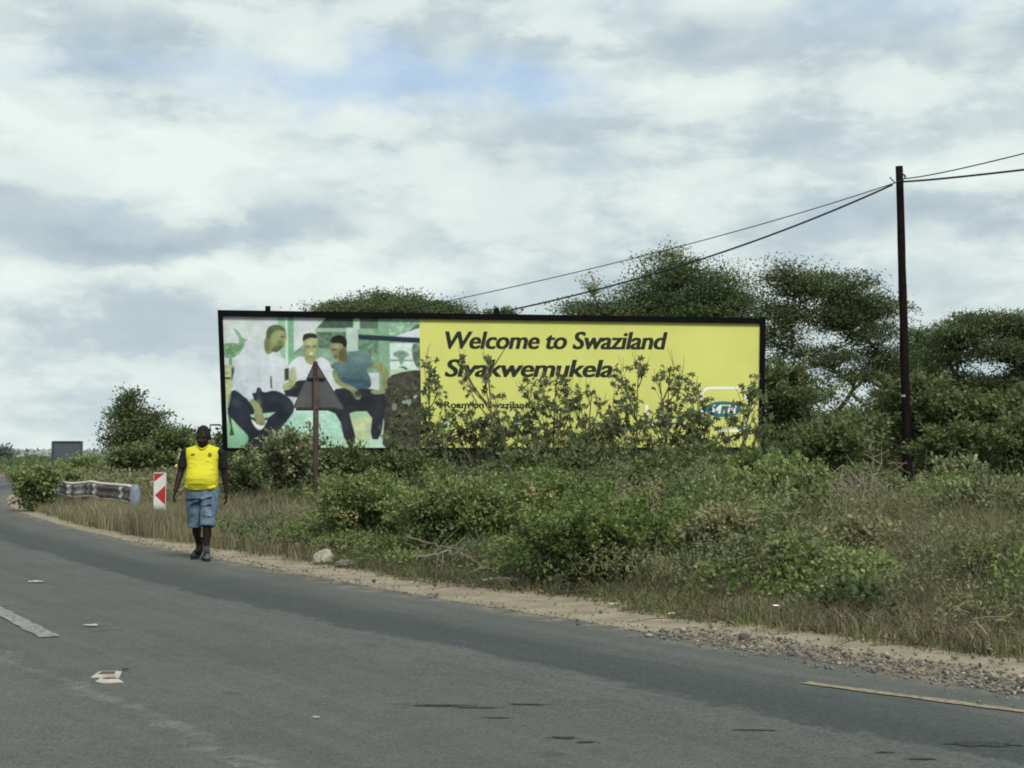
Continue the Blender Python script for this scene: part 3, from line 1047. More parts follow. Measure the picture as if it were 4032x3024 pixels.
    for a in ((690, 330, 45, 40, (178, 192, 108), .55), (640, 400, 50, 50, (170, 184, 98), .45), (735, 395, 18, 40, (190, 200, 120), .5), (560, 470, 25, 60, (92, 104, 58), .55), (690, 415, 30, 18, (70, 76, 44), .5),
              (648, 270, 50, 28, (110, 122, 84), .5), (715, 358, 20, 8, (58, 64, 36), .6), (700, 452, 30, 14, (74, 80, 44), .5),
              (990, 420, 40, 30, (196, 206, 128), .55), (1000, 490, 35, 26, (186, 196, 112), .5), (935, 480, 14, 60, (110, 122, 62), .5), (1060, 470, 12, 60, (116, 126, 66), .5), (1000, 480, 12, 16, (128, 136, 70), .5), (998, 560, 40, 12, (104, 116, 58), .5),
              (968, 462, 20, 9, (70, 76, 44), .6), (1032, 462, 18, 9, (70, 76, 44), .6), (985, 610, 45, 22, (168, 178, 96), .4),
              (1255, 455, 40, 32, (188, 190, 108), .6), (1225, 510, 20, 34, (150, 152, 84), .5), (1300, 540, 30, 50, (86, 78, 44), .5), (1245, 488, 22, 10, (54, 54, 34), .6), (1245, 555, 22, 10, (88, 74, 48), .5), (1330, 500, 14, 30, (126, 96, 66), .4),
              (1480, 560, 90, 60, (118, 158, 152), .5), (1380, 640, 60, 80, (70, 106, 112), .45), (1520, 700, 50, 110, (76, 112, 120), .5), (1300, 680, 50, 60, (104, 146, 146), .5), (1450, 800, 120, 22, (44, 72, 88), .55), (1400, 740, 90, 18, (56, 88, 100), .4),
              (1730, 680, 25, 60, (160, 174, 108), .5), (1660, 630, 40, 22, (156, 170, 104), .4), (1370, 870, 60, 16, (168, 176, 116), .5), (1460, 950, 20, 30, (170, 172, 118), .5),
              (330, 620, 60, 120, (216, 222, 230), .5), (470, 700, 22, 180, (176, 186, 200), .45), (600, 640, 50, 90, (222, 228, 234), .4), (650, 780, 40, 80, (180, 190, 204), .45), (300, 860, 60, 60, (170, 182, 194), .5), (420, 800, 130, 16, (180, 190, 202), .4), (560, 580, 22, 50, (176, 188, 198), .5),
              (470, 1040, 26, 60, (176, 184, 112), .5), (480, 1190, 40, 30, (108, 112, 66), .5), (490, 1235, 30, 14, (80, 80, 54), .5),
              (620, 980, 120, 40, (58, 66, 82), .5), (300, 1150, 60, 90, (56, 64, 80), .5), (250, 1020, 50, 50, (70, 100, 100), .5), (420, 1350, 60, 60, (28, 32, 42), .5), (700, 1130, 60, 80, (26, 30, 40), .5), (760, 1060, 50, 60, (86, 90, 70), .35),
              (1450, 940, 100, 26, (58, 64, 70), .5), (1660, 1080, 40, 120, (56, 60, 70), .5), (1330, 1220, 36, 120, (58, 62, 66), .5), (1550, 1000, 60, 60, (30, 34, 40), .5),
              (860, 700, 50, 60, (224, 228, 234), .4), (1000, 720, 60, 40, (188, 196, 208), .5), (1110, 620, 40, 40, (222, 226, 234), .4), (820, 760, 22, 70, (184, 192, 120), .5), (740, 850, 40, 30, (186, 194, 122), .5), (800, 860, 50, 14, (110, 118, 66), .5),
              (1000, 1250, 200, 60, (188, 226, 214), .5), (1100, 1400, 120, 60, (130, 170, 140), .4), (800, 1330, 80, 60, (196, 230, 220), .4), (1900, 820, 80, 60, (92, 90, 80), .5), (2000, 1250, 90, 120, (96, 98, 104), .5), (1800, 1300, 60, 140, (48, 48, 44), .5), (1500, 1250, 50, 70, (206, 218, 158), .5)):
        soft(*a)
    nz = vnoise(xx, yy, .012, 5) * .5 + vnoise(xx, yy, .03, 6) * .3 + vnoise(xx, yy, .08, 7) * .2
    img *= (1 + .16 * (nz[..., None] - .5))
    # soften like a print seen from afar
    img = img.reshape(H, ss, Wd, ss, 3).mean((1, 3))
    k = np.array([.25, .5, .25])
    for ax in (0, 1):
        img = sum(w * np.roll(img, s, ax) for w, s in zip(k, (-1, 0, 1)))
    g_ = img.mean(-1, keepdims=True)
    img = g_ + (img - g_) * .86
    ol = np.clip((np.minimum(img[..., 0], img[..., 1]) - img[..., 2]) / 60, 0, 1)[..., None]
    g_ = img.mean(-1, keepdims=True)
    img = img + (g_ + 6 - img) * ol * .36 + 8 * ol
    yb, xb = np.mgrid[0:img.shape[0], 0:img.shape[1]] / S
    tex = vnoise(xb, yb, .05, 31) * .5 + vnoise(xb, yb, .11, 32) * .5
    img *= (1 + .05 * (tex[..., None] - .5))
    img = np.clip(img * (1 + .03 * (rg.random((H, Wd, 1)) - .5)), 0, 255)
    return img, S


def srgb2lin(a):
    a = a / 255.0
    return np.where(a <= .04045, a / 12.92, ((a + .055) / 1.055) ** 2.4)


def mat_print():
    m, nt, b = new_mat('printed photograph')
    at = nt.nodes.new('ShaderNodeVertexColor')
    at.layer_name = 'print'
    nt.links.new(at.outputs[0], b.inputs['Base Color'])
    b.inputs['Roughness'].default_value = .75
    b.inputs['Specular IOR Level'].default_value = .15
    return m


img, SIM = paint_print()
U_SPLIT = b_uv(1656, 1500)[0]
nu, nv = 300, 210
us = np.linspace(ft_u, U_SPLIT, nu)
vs = np.linspace(ft_v * .55, 1 - ft_v, nv)
UU, VV = np.meshgrid(us, vs)
q = lambda v: np.array(v)
P = ((q(bBL) * (1 - UU[..., None]) + q(bBR) * UU[..., None]) * (1 - VV[..., None]) + (q(bTL) * (1 - UU[..., None]) + q(bTR) * UU[..., None]) * VV[..., None]) + q(b_n) * .012
# the print's own picture coordinates, straight from the sheet's u and v
su, sv = (UU - ft_u) / (U_SPLIT - ft_u), (VV - vs[0]) / (vs[-1] - vs[0])
cx = (160 * (1 - su) + 2102 * su) * (1 - sv) + (125 * (1 - su) + 2105 * su) * sv
cy = (1472 * (1 - su) + 1482 * su) * (1 - sv) + (150 * (1 - su) + 172 * su) * sv
fx, fy = np.clip(cx * SIM - .5, 0, img.shape[1] - 2), np.clip(cy * SIM - .5, 0, img.shape[0] - 2)
x0, y0 = fx.astype(int), fy.astype(int)
ax, ay = (fx - x0)[..., None], (fy - y0)[..., None]
col = (img[y0, x0] * (1 - ax) + img[y0, x0 + 1] * ax) * (1 - ay) + (img[y0 + 1, x0] * (1 - ax) + img[y0 + 1, x0 + 1] * ax) * ay
rgba = np.concatenate([srgb2lin(col) * K_PRINT, np.ones((*col.shape[:2], 1))], -1).reshape(-1, 4)
ii = np.arange(nu * nv).reshape(nv, nu)
qd = np.stack([ii[:-1, :-1], ii[:-1, 1:], ii[1:, 1:], ii[1:, :-1]], -1).reshape(-1, 4)
mesh_np('printed_photo', P.reshape(-1, 3) - q(bb.location), qd, np.full(len(qd), 4), mat_print(), bb, colors=rgba)

M_YELLOW = mat_plain('yellow vinyl', (.53, .55, .155, 1), .7, .05, .8, spec=.15)
bb_box('yellow_panel', U_SPLIT, 1 - ft_u * 1.05, ft_v * .55, 1 - ft_v, .002, .014, M_YELLOW)

M_INK = mat_plain('dark lettering ink', (.010, .014, .010, 1), .7, .2, 4)
M_WHITE_INK = mat_plain('white print', (.72, .75, .72, 1), .7, .03, 4)
M_BLUE_INK = mat_plain('petrol blue print', (.025, .125, .17, 1), .7, .05, 4)
M_YELLOW_INK = mat_plain('yellow print', (.60, .56, .12, 1), .7, .03, 4)


def text_pts(body, shear=.0, offset=0.0, spacing=1.0):
    cu = bpy.data.curves.new('lettering', 'FONT')
    cu.body = body
    cu.size = 1.0
    cu.shear = shear
    cu.offset = offset
    cu.space_character = spacing
    cu.resolution_u = 4
    ob = bpy.data.objects.new('lettering', cu)
    C.objects.link(ob)
    bpy.context.view_layer.update()
    dg = bpy.context.evaluated_depsgraph_get()
    me = bpy.data.meshes.new_from_object(ob.evaluated_get(dg))
    bpy.data.objects.remove(ob)
    bpy.data.curves.remove(cu)
    return me


def bb_text(body, x0, x1, base_y, top_y, mat, name='lettering', shear=.21, offset=.008, w=.019, ref=None, spacing=1.0, heavy=(-.026, 0, .026)):
    """lettering between two photograph columns; cap height from base_y to top_y"""
    me = text_pts(body, shear, offset, spacing)
    co = np.empty(len(me.vertices) * 3, np.float32)
    me.vertices.foreach_get('co', co)
    co = co.reshape(-1, 3)
    mnx, mxx = co[:, 0].min(), co[:, 0].max()
    cap = ref if ref else co[:, 1].max()
    tris = [list(p.vertices) for p in me.polygons]
    V, Fl, Ft = [], [], []
    loc = np.array(bb.location)
    for k, dx in enumerate(heavy):
        off = len(V)
        for i in range(len(co)):
            px = x0 + (x1 - x0) * (co[i, 0] + dx - mnx) / (mxx - mnx)
            py = base_y + (top_y - base_y) * co[i, 1] / cap + (px - x0) * .0035
            u, vv = b_uv(px, py)
            V.append(np.array(bmap(u, vv, w + .0012 * k)) - loc)
        for t in tris:
            Fl += [q_ + off for q_ in t]
            Ft.append(len(t))
    bpy.data.meshes.remove(me)
    return mesh_np(name, np.array(V), np.array(Fl), np.array(Ft), mat, bb)


bb_text('Welcome to Swaziland', 1755, 2626, 1372, 1304, M_INK, spacing=.96)
bb_text('Siyakwemukela.', 1753, 2428, 1482, 1414, M_INK, ref=None, spacing=.96)
bb_text('Roam on Swaziland', 1750, 2085, 1606, 1580, M_INK, shear=0, offset=.008)


def bb_poly(name, pts, mat, w=.017):
    bm = bmesh.new()
    bm.faces.new([bm.verts.new(BB_INV @ bmap(*b_uv(*p), w)) for p in pts])
    return bm_obj(name, bm, mat, bb)


def arc(cx, cy, rx, ry, a0, a1, n):
    return [(cx + rx * math.cos(math.radians(a0 + (a1 - a0) * i / n)), cy + ry * math.sin(math.radians(a0 + (a1 - a0) * i / n))) for i in range(n + 1)]


def bb_ribbon(name, line, th, mat, w=.017):
    bm = bmesh.new()
    prev = None
    for i, p in enumerate(line):
        a = Vector((*line[max(0, i - 1)], 0))
        b = Vector((*line[min(len(line) - 1, i + 1)], 0))
        t = (b - a).normalized()
        s = Vector((-t.y, t.x, 0)) * th / 2
        pr = [bm.verts.new(BB_INV @ bmap(*b_uv(p[0] + s.x * k, p[1] + s.y * k), w)) for k in (-1, 1)]
        if prev:
            bm.faces.new((prev[0], prev[1], pr[1], pr[0]))
        prev = pr
    return bm_obj(name, bm, mat, bb)


frame_line = [(2764, 1645), (2764, 1580)] + arc(2794, 1556, 30, 28, 180, 270, 6) + [(2900, 1528)] + arc(2908, 1556, 30, 28, 270, 360, 6) + [(2938, 1580)]
bb_ribbon('logo_outline', frame_line, 10, M_WHITE_INK)
bb_ribbon('logo_outline', [(2934, 1640), (2934, 1668)] + arc(2904, 1668, 30, 28, 0, 90, 6) + [(2820, 1697)], 10, M_WHITE_INK)
bb_poly('logo_ellipse', arc(2846, 1611, 72, 31, 0, 355, 28), M_BLUE_INK, .017)
bb_text('M', 2802, 2840, 1628, 1594, M_WHITE_INK, 'logo_lettering', .2, .01, .021)
bb_text('T', 2842, 2864, 1628, 1594, M_YELLOW_INK, 'logo_lettering', .2, .01, .021)
bb_text('N', 2864, 2898, 1628, 1594, M_WHITE_INK, 'logo_lettering', .2, .01, .021)
bb_ribbon('logo_outline', [(2546, 1595), (2546, 1650)] + arc(2572, 1650, 26, 24, 180, 90, 6) + [(2585, 1674)], 12, M_WHITE_INK)
bb_ribbon('logo_outline', arc(2640, 1655, 34, 14, 0, 340, 18), 8, M_BLUE_INK)
for px in (1758, 1880, 2036):
    bb_poly('round_icon', arc(px, 1672, 13, 14, 0, 340, 17), mat_plain('pale teal print', (.30, .46, .40, 1), .7, .05), .017)

# small bracket off the left end
bm = bmesh.new()
p0 = [PX(866, 1673, 31.75), PX(828, 1673, 31.75), PX(826, 1700, 31.75)]
add_tube(bm, [BB_INV @ p for p in p0], .018, 6)
bm_obj('bracket', bm, M_BLACK, bb)


# ------------------------------------------------------------------ triangular warning sign seen from behind
def triangle_sign():
    d = 24.4
    base = PX(1247, 1800, d)
    gz = float(ground_z(base.x, d))
    root = thing('triangle_sign', (base.x, d, gz), 'grey back of a triangular road sign on a rusty post', 'road sign')
    inv = Matrix.Translation(-root.location)
    pts = [PX(1241, 1416, d - .075), PX(1152, 1608, d - .075), PX(1357, 1611, d - .075)]
    c = sum(pts, Vector()) / 3
    bm = bmesh.new()
    # rounded triangle with a small rolled rim
    out = []
    for i in range(3):
        p, a, b = pts[i], pts[i - 1], pts[(i + 1) % 3]
        e0, e1 = (a - p).normalized(), (b - p).normalized()
        for k in range(5):
            t = k / 4
            out.append(p + e0 * .055 * (1 - t) ** 2 + e1 * .055 * t ** 2)
    f0 = [bm.verts.new(inv @ (p + Vector((0, .012, 0)))) for p in out]
    f1 = [bm.verts.new(inv @ (p + Vector((0, -.012, 0)))) for p in out]
    f2 = [bm.verts.new(inv @ (p + (c - p) * .035 + Vector((0, -.012, 0)))) for p in out]
    f3 = [bm.verts.new(inv @ (p + (c - p) * .04 + Vector((0, -.002, 0)))) for p in out]
    n = len(out)
    for A, B in ((f0, f1), (f1, f2), (f2, f3)):
        for k in range(n):
            bm.faces.new((A[k], A[(k + 1) % n], B[(k + 1) % n], B[k]))
    bm.faces.new(f3)
    bm.faces.new(f0[::-1])
    bm_obj('sign_plate', bm, mat_plain('weathered grey sign back', (.075, .078, .080, 1), .6, .15, 5), root)
    M_RUST = mat_plain('rusty steel post', (.030, .021, .019, 1), .8, .2, 5, col2=(.070, .048, .041, 1), bump=.2)
    bm = bmesh.new()
    add_tube(bm, [inv @ Vector((base.x + .005, d - .125 - .02, gz - .3)), inv @ Vector((base.x, d - .145, 1.4)), inv @ PX(1245, 1480, d - .145)], .047, 12)
    bm_obj('post', bm, M_RUST, root, True)
    M_BAR = mat_plain('dark steel bar', (.025, .024, .026, 1), .6, .2, 5)
    for (x0, x1, y, h) in ((1165, 1328, 1610, .055), (1212, 1280, 1489, .03)):
        bm = bmesh.new()
        a, b = PX(x0, y, d - .105), PX(x1, y + 1, d - .105)
        add_box(bm, inv @ ((a + b) / 2), ((b - a).length, .03, h), bevel=.004)
        bm_obj('cross_bar', bm, M_BAR, root)
    bm = bmesh.new()
    a, b = PX(1241, 1424, d - .09), PX(1243, 1478, d - .09)
    add_box(bm, inv @ ((a + b) / 2), (.075, .012, (a - b).length), bevel=.003)
    bm_obj('rust_plate', bm, mat_plain('dark red rust', (.060, .022, .024, 1), .8, .25, 8), root)
    for (x, y) in ((1246, 1489), (1246, 1610)):
        bm = bmesh.new()
        p = inv @ PX(x, y, d - .197)
        add_tube(bm, [p + Vector((0, .02, 0)), p + Vector((0, -.012, 0))], .016, 6)
        bm_obj('bolt', bm, M_BAR, root)


triangle_sign()


# ------------------------------------------------------------------ hazard marker
def hazard_marker():
    d = 27.0
    base = PX(630, 2000, d)
    gz = float(ground_z(base.x, d))
    root = thing('hazard_marker', (base.x, d, gz), 'red and white chevron hazard marker board in the dry grass', 'marker board')
    inv = Matrix.Translation(-root.location)
    M_W = mat_plain('scuffed white sheeting', (.50, .52, .50, 1), .5, .12, 6)
    M_R = mat_plain('red reflective sheeting', (.34, .022, .024, 1), .45, .1, 6)
    x0, x1, yt, yb = 606, 653, 1861, 2008
    bm = bmesh.new()
    a, b = PX(x0, yt, d), PX(x1, yb, d)
    add_box(bm, inv @ ((a + b) / 2), ((b - a).x, .02, a.z - b.z), bevel=.004)
    bm_obj('board', bm, M_W, root)

    def q(u, v, w=-.014):
        return inv @ (Vector((a.x + (b.x - a.x) * u, d + w, a.z + (b.z - a.z) * v)))
    for pts in ([(.04, .02), (.86, .02), (.04, .24)], [(.96, .34), (.96, .87), (.13, .60)]):
        bm = bmesh.new()
        bm.faces.new([bm.verts.new(q(*p)) for p in pts])
        bm_obj('red_stripe', bm, M_R, root)
    bm = bmesh.new()
    add_tube(bm, [inv @ Vector((base.x, d + .035, gz - .3)), inv @ Vector((base.x, d + .035, a.z - .05))], .025, 8)
    bm_obj('post', bm, mat_plain('weathered marker post', (.07, .055, .04, 1), .8, .2, 9), root)


hazard_marker()


# ------------------------------------------------------------------ guardrail
def guardrail():
    ds = np.array([28.5, 30, 31.7, 33.5, 35.5, 37.8, 40, 44])
    tz = np.array([.773, .765, .76, .785, .69, .695, .72, .74])
    root = thing('guardrail', (-7.23, 28.5, 0), 'rusty bent crash barrier with flaking white paint beside the road', 'guardrail')
    inv = np.array([7.23, -28.5, 0])
    dd = np.linspace(28.5, 43.5, 76)
    xx = -7.23 - .46 * (dd - 28.5)
    # smooth the heights
    zz = np.interp(dd, ds, tz)
    kern = np.ones(7) / 7
    zz = np.convolve(np.pad(zz, 3, mode='edge'), kern, 'valid')
    xx = xx + .05 * np.sin(dd * 1.7) + .03 * np.sin(dd * 3.9)
    prof = [(.0, 0), (.012, -.02), (.040, -.05), (.042, -.09), (.010, -.13), (.010, -.165), (.042, -.205), (.040, -.245), (.012, -.275), (0, -.295)]
    nrm = np.array([-.46 * 0 - .908, -.418])      # towards the road
    V = []
    for i in range(len(dd)):
        for (o, z) in prof:
            V.append([xx[i] + nrm[0] * o, dd[i] + nrm[1] * o, zz[i] + z])
    V = np.array(V) + inv
    k = len(prof)
    ii = np.arange(len(dd) * k).reshape(len(dd), k)
    qd = np.stack([ii[:-1, :-1], ii[:-1, 1:], ii[1:, 1:], ii[1:, :-1]], -1).reshape(-1, 4)
    m, nt, b = new_mat('rusty barrier steel')
    N, L = nt.nodes, nt.links
    tc = N.new('ShaderNodeTexCoord')
    n = N.new('ShaderNodeTexNoise')
    n.inputs['Scale'].default_value = 2.2
    n.inputs['Detail'].default_value = 8
    mp = N.new('ShaderNodeMapping')
    mp.inputs['Scale'].default_value = (1.0, 1.0, .8)
    L.new(tc.outputs['Object'], mp.inputs[0])
    L.new(mp.outputs[0], n.inputs['Vector'])
    r = N.new('ShaderNodeValToRGB')
    r.color_ramp.elements[0].position = .50
    r.color_ramp.elements[0].color = (.075, .050, .044, 1)
    r.color_ramp.elements[1].position = .64
    r.color_ramp.elements[1].color = (.34, .325, .31, 1)
    L.new(n.outputs['Fac'], r.inputs[0])
    L.new(r.outputs[0], b.inputs['Base Color'])
    b.inputs['Roughness'].default_value = .7
    o = mesh_np('rail', V, qd, np.full(len(qd), 4), m, root, smooth=True)
    sol = o.modifiers.new('thick', 'SOLIDIFY')
    sol.thickness = .004
    # white painted bands folded over the rail
    M_FL = mat_plain('flaking white paint', (.55, .54, .51, 1), .8, .15, 9)
    for i in (7, 21, 27, 33, 38, 43, 48, 53, 58):
        V2 = []
        wv = .22 + .16 * random.random()
        for j in (-1, 1):
            dj = dd[i] + j * wv / 2
            xj = np.interp(dj, dd, xx)
            zj = np.interp(dj, dd, zz)
            for (oo, z) in prof:
                V2.append([xj + nrm[0] * (oo + .006), dj + nrm[1] * (oo + .006), zj + z])
        V2 = np.array(V2) + inv
        i2 = np.arange(2 * k).reshape(2, k)
        q2 = np.stack([i2[:-1, :-1], i2[:-1, 1:], i2[1:, 1:], i2[1:, :-1]], -1).reshape(-1, 4)
        mesh_np('painted_band', V2, q2, np.full(len(q2), 4), M_FL, root)
    # top and bottom lips in the flaking white paint
    bm = bmesh.new()
    add_tube(bm, [Vector((xx[i], dd[i], zz[i] + .008)) + Vector(inv) for i in range(0, len(dd), 3)], .032, 6)
    bm_obj('top_lip', bm, M_FL, root, True)
    bm = bmesh.new()
    add_tube(bm, [Vector((xx[i], dd[i] - .01, zz[i] - .300)) + Vector(inv) for i in range(0, len(dd), 3)], .018, 6)
    bm_obj('bottom_lip', bm, M_FL, root, True)
    # bull nose terminal
    bm = bmesh.new()
    cxp = Vector((xx[0], dd[0], 0)) + Vector(inv)
    seg = 10
    prev = None
    zs = [(.82, .05), (.79, .085), (.7, .105), (.52, .108), (.40, .10), (.35, .08), (.33, .04)]
    for (z, rad) in zs:
        row = [bm.verts.new(cxp + Vector((.07 + rad * math.cos(a), -.02 + rad * math.sin(a) * .8, z))) for a in [math.pi * 2 * s / seg for s in range(seg)]]
        if prev:
            for s in range(seg):
                bm.faces.new((prev[s], prev[(s + 1) % seg], row[(s + 1) % seg], row[s]))
        else:
            bm.faces.new(row)
        prev = row
    bm.faces.new(prev[::-1])
    bm_obj('end_terminal', bm, mat_plain('pale blue galvanised', (.15, .185, .225, 1), .6, .25, 9), root, True)
    M_POST = mat_plain('weathered timber post', (.075, .055, .045, 1), .9, .25, 8)
    for t in (29.9, 32.4, 34.9, 37.4, 39.9, 42.4):
        bm = bmesh.new()
        xp = float(np.interp(t, dd, xx))
        zt = float(np.interp(t, dd, zz)) - .02
        add_box(bm, Vector((xp + .12, t + .05, zt / 2 - .12)) + Vector(inv), (.14, .14, zt + .24), bevel=.01)
        bm_obj('post', bm, M_POST, root)


guardrail()


# ------------------------------------------------------------------ distant sign board
def distant_sign():
    d = 92.0
    a, b = PX(206, 1737, d), PX(324, 1812, d)
    root = thing('sign_board', ((a.x + b.x) / 2, d, 0), 'dark grey back of a distant roadside board at far left', 'sign board')
    inv = Matrix.Translation(-root.location)
    W, c = b.x - a.x, (a + b) / 2
    bm = bmesh.new()
    add_box(bm, inv @ c, (W - .16, .04, a.z - b.z - .1))
    bm_obj('panel', bm, mat_plain('slate grey board', (.062, .075, .088, 1), .7, .1, 2), root)
    M = mat_plain('darker board frame', (.045, .055, .066, 1), .6, .1, 3)
    for s in (-1, 1):
        bm = bmesh.new()
        top = a.z
        add_box(bm, inv @ Vector((c.x + s * (W / 2 - .04), d - .03, top / 2 - .2)), (.12, .12, top + .4))
        bm_obj('post', bm, M, root)
    bm = bmesh.new()
    add_box(bm, inv @ Vector((c.x, d - .03, a.z - .03)), (W - .2, .1, .08))
    bm_obj('top_rail', bm, M, root)
    bm = bmesh.new()
    add_box(bm, inv @ Vector((c.x, d - .03, b.z + .08)), (W - .2, .1, .08))
    bm_obj('bottom_rail', bm, M, root)


distant_sign()


# ------------------------------------------------------------------ utility pole and cables
def utility_pole():
    d = 41.0
    top, low = PX(3541, 655, d), PX(3574, 1870, d)
    slope = (low.x - top.x) / (top.z - low.z)
    bx = low.x + slope * low.z
    root = thing('utility_pole', (bx, d, 0), 'tall dark tarred timber pole leaning slightly left', 'utility pole')
    inv = Matrix.Translation(-root.location)
    bm = bmesh.new()
    n = 14
    pts, rad = [], []
    for i in range(n + 1):
        z = -.4 + (top.z + .4) * i / n
        x = bx - slope * z + .005 * math.sin(i * 1.7)
        pts.append(inv @ Vector((x, d + .01 * math.cos(i * 2.1), z)))
        rad.append((.132 - .032 * i / n) * (1 + .04 * math.sin(i * 2.9)))
    add_tube(bm, pts, rad, 12)
    bm_obj('shaft', bm, M_DARKPOLE, root, True)
    M_IRON = mat_plain('rusted iron', (.03, .026, .024, 1), .7, .2, 6)

    def strap(p, q, r=.016):
        bm = bmesh.new()
        add_tube(bm, [inv @ PX(*a, d - .13) for a in (p, q)], r, 6)
        bm_obj('bracket', bm, M_IRON, root)
    strap((3503, 697), (3525, 722))
    strap((3523, 720), (3560, 706), .014)
    strap((3556, 686), (3566, 694), .02)
    bm = bmesh.new()
    p = inv @ PX(3563, 692, d - .13)
    add_tube(bm, [p + Vector((0, 0, .03)), p, p + Vector((.01, 0, -.07))], [.02, .028, .02], 8)
    bm_obj('insulator', bm, M_IRON, root)
    bm = bmesh.new()
    add_tube(bm, [inv @ Vector((bx - slope * 3.02, d, 3.0)), inv @ Vector((bx - slope * 3.06, d, 3.06))], .128, 12)
    bm_obj('tag_band', bm, mat_plain('pale metal band', (.35, .35, .34, 1), .5, .1), root)
    return d


utility_pole()
M_CABLE = mat_plain('black cable', (.02, .022, .022, 1), .7, .1, 3)


def cable(label, pts, r):
    P3 = [np.array(PX(*p)) for p in pts]
    # quadratic sag through the three points
    a, m_, b = P3
    t = np.linspace(0, 1, 40)[:, None]
    tm = .5
    c = (m_ - a * (1 - tm) ** 2 - b * tm ** 2) / (2 * tm * (1 - tm))
    cur = a * (1 - t) ** 2 + 2 * c * t * (1 - t) + b * t ** 2
    loc = Vector(cur[0])
    T = Tubes(6)
    T.add(cur - cur[0], r, r)
    o = T.build('power_cable', M_CABLE)
    o.location = loc
    return tag(o, label, 'cable', 'overhead cables strung from the dark pole')


cable('thin upper cable running left and down from the pole', [(3527, 719, 40.9), (2589, 993, 45.5), (1560, 1228, 50)], .014)
cable('thick lower cable running left from the pole to the billboard', [(3515, 727, 40.9), (2700, 1040, 44.5), (1900, 1243, 48)], .027)
cable('thin upper cable rising to the right of the pole', [(3560, 703, 40.9), (3800, 660, 38.5), (4320, 530, 35)], .016)
cable('thick cable running almost level to the right of the pole', [(3556, 715, 40.9), (3800, 694, 38.5), (4320, 634, 35)], .027)


# ------------------------------------------------------------------ person
def capsule(bm, a, ra, b, rb, seg=14, flat_a=False, flat_b=False, sy=1.0):
    a, b = Vector(a), Vector(b)
    ax = (b - a)
    Ln = ax.length
    ax.normalize()
    u = ax.cross(Vector((0, 1, 0)))
    if u.length < 1e-3:
        u = ax.cross(Vector((1, 0, 0)))
    u.normalize()
    v = ax.cross(u)
    rings = []
    prof = []
    if flat_a:
        prof.append((0, ra))
    else:
        for k in range(1, 6):
            t = math.pi / 2 * k / 5
            prof.append((-ra * math.cos(t), ra * math.sin(t)))
    if flat_b:
        prof.append((Ln, rb))
    else:
        for k in range(0, 5):
            t = math.pi / 2 * k / 5
            prof.append((Ln + rb * math.sin(t), rb * math.cos(t)))
    for (h, r) in prof:
        rings.append([bm.verts.new(a + ax * h + (u * math.cos(2 * math.pi * s / seg) + v * sy * math.sin(2 * math.pi * s / seg)) * r) for s in range(seg)])
    for A, B in zip(rings, rings[1:]):
        for s in range(seg):
            bm.faces.new((A[s], A[(s + 1) % seg], B[(s + 1) % seg], B[s]))
    if flat_a:
        bm.faces.new(rings[0][::-1])
    else:
        p = bm.verts.new(a - ax * ra)
        for s in range(seg):
            bm.faces.new((p, rings[0][(s + 1) % seg], rings[0][s]))
    if flat_b:
        bm.faces.new(rings[-1])
    else:
        p = bm.verts.new(b + ax * rb)
        for s in range(seg):
            bm.faces.new((p, rings[-1][s], rings[-1][(s + 1) % seg]))


def ellipsoid(bm, c, r, rot=None):
    res = bmesh.ops.create_uvsphere(bm, u_segments=18, v_segments=12, radius=1.0)
    M = Matrix.Translation(Vector(c)) @ (rot.to_4x4() if rot else Matrix.Identity(4)) @ Matrix.Diagonal((*r, 1))
    bmesh.ops.transform(bm, matrix=M, verts=res['verts'])


def rings_solid(bm, rings, seg=24, flat=2.4):
    """closed loft of superelliptic rings (cx, cy, z, rx, ry)"""
    R = []
    for (cx, cy, z, rx, ry) in rings:
        row = []
        for s in range(seg):
            a = 2 * math.pi * s / seg
            c, sn = math.cos(a), math.sin(a)
            row.append(bm.verts.new((cx + rx * math.copysign(abs(c) ** (2 / flat), c), cy + ry * math.copysign(abs(sn) ** (2 / flat), sn), z)))
        R.append(row)
    for A, B in zip(R, R[1:]):
        for s in range(seg):
            bm.faces.new((A[s], A[(s + 1) % seg], B[(s + 1) % seg], B[s]))
    bm.faces.new(R[0][::-1])
    bm.faces.new(R[-1])


def fused(name, bm, voxel, mat, parent, smooth_it=4):
    """overlapping solids fused into one continuous surface"""
    bmesh.ops.recalc_face_normals(bm, faces=bm.faces)
    me = bpy.data.meshes.new(name)
    bm.to_mesh(me)
    bm.free()
    ob = bpy.data.objects.new(name, me)
    C.objects.link(ob)
    r = ob.modifiers.new('fuse', 'REMESH')
    r.mode = 'VOXEL'
    r.voxel_size = voxel
    s = ob.modifiers.new('smooth', 'SMOOTH')
    s.iterations = smooth_it
    s.factor = .5
    bpy.context.view_layer.update()
    dg = bpy.context.evaluated_depsgraph_get()
    me2 = bpy.data.meshes.new_from_object(ob.evaluated_get(dg))
    bpy.data.objects.remove(ob)
    for p in me2.polygons:
        p.use_smooth = True
    me2.materials.clear()
    me2.materials.append(mat)
    o = bpy.data.objects.new(name, me2)
    C.objects.link(o)
    o.parent = parent
    return o


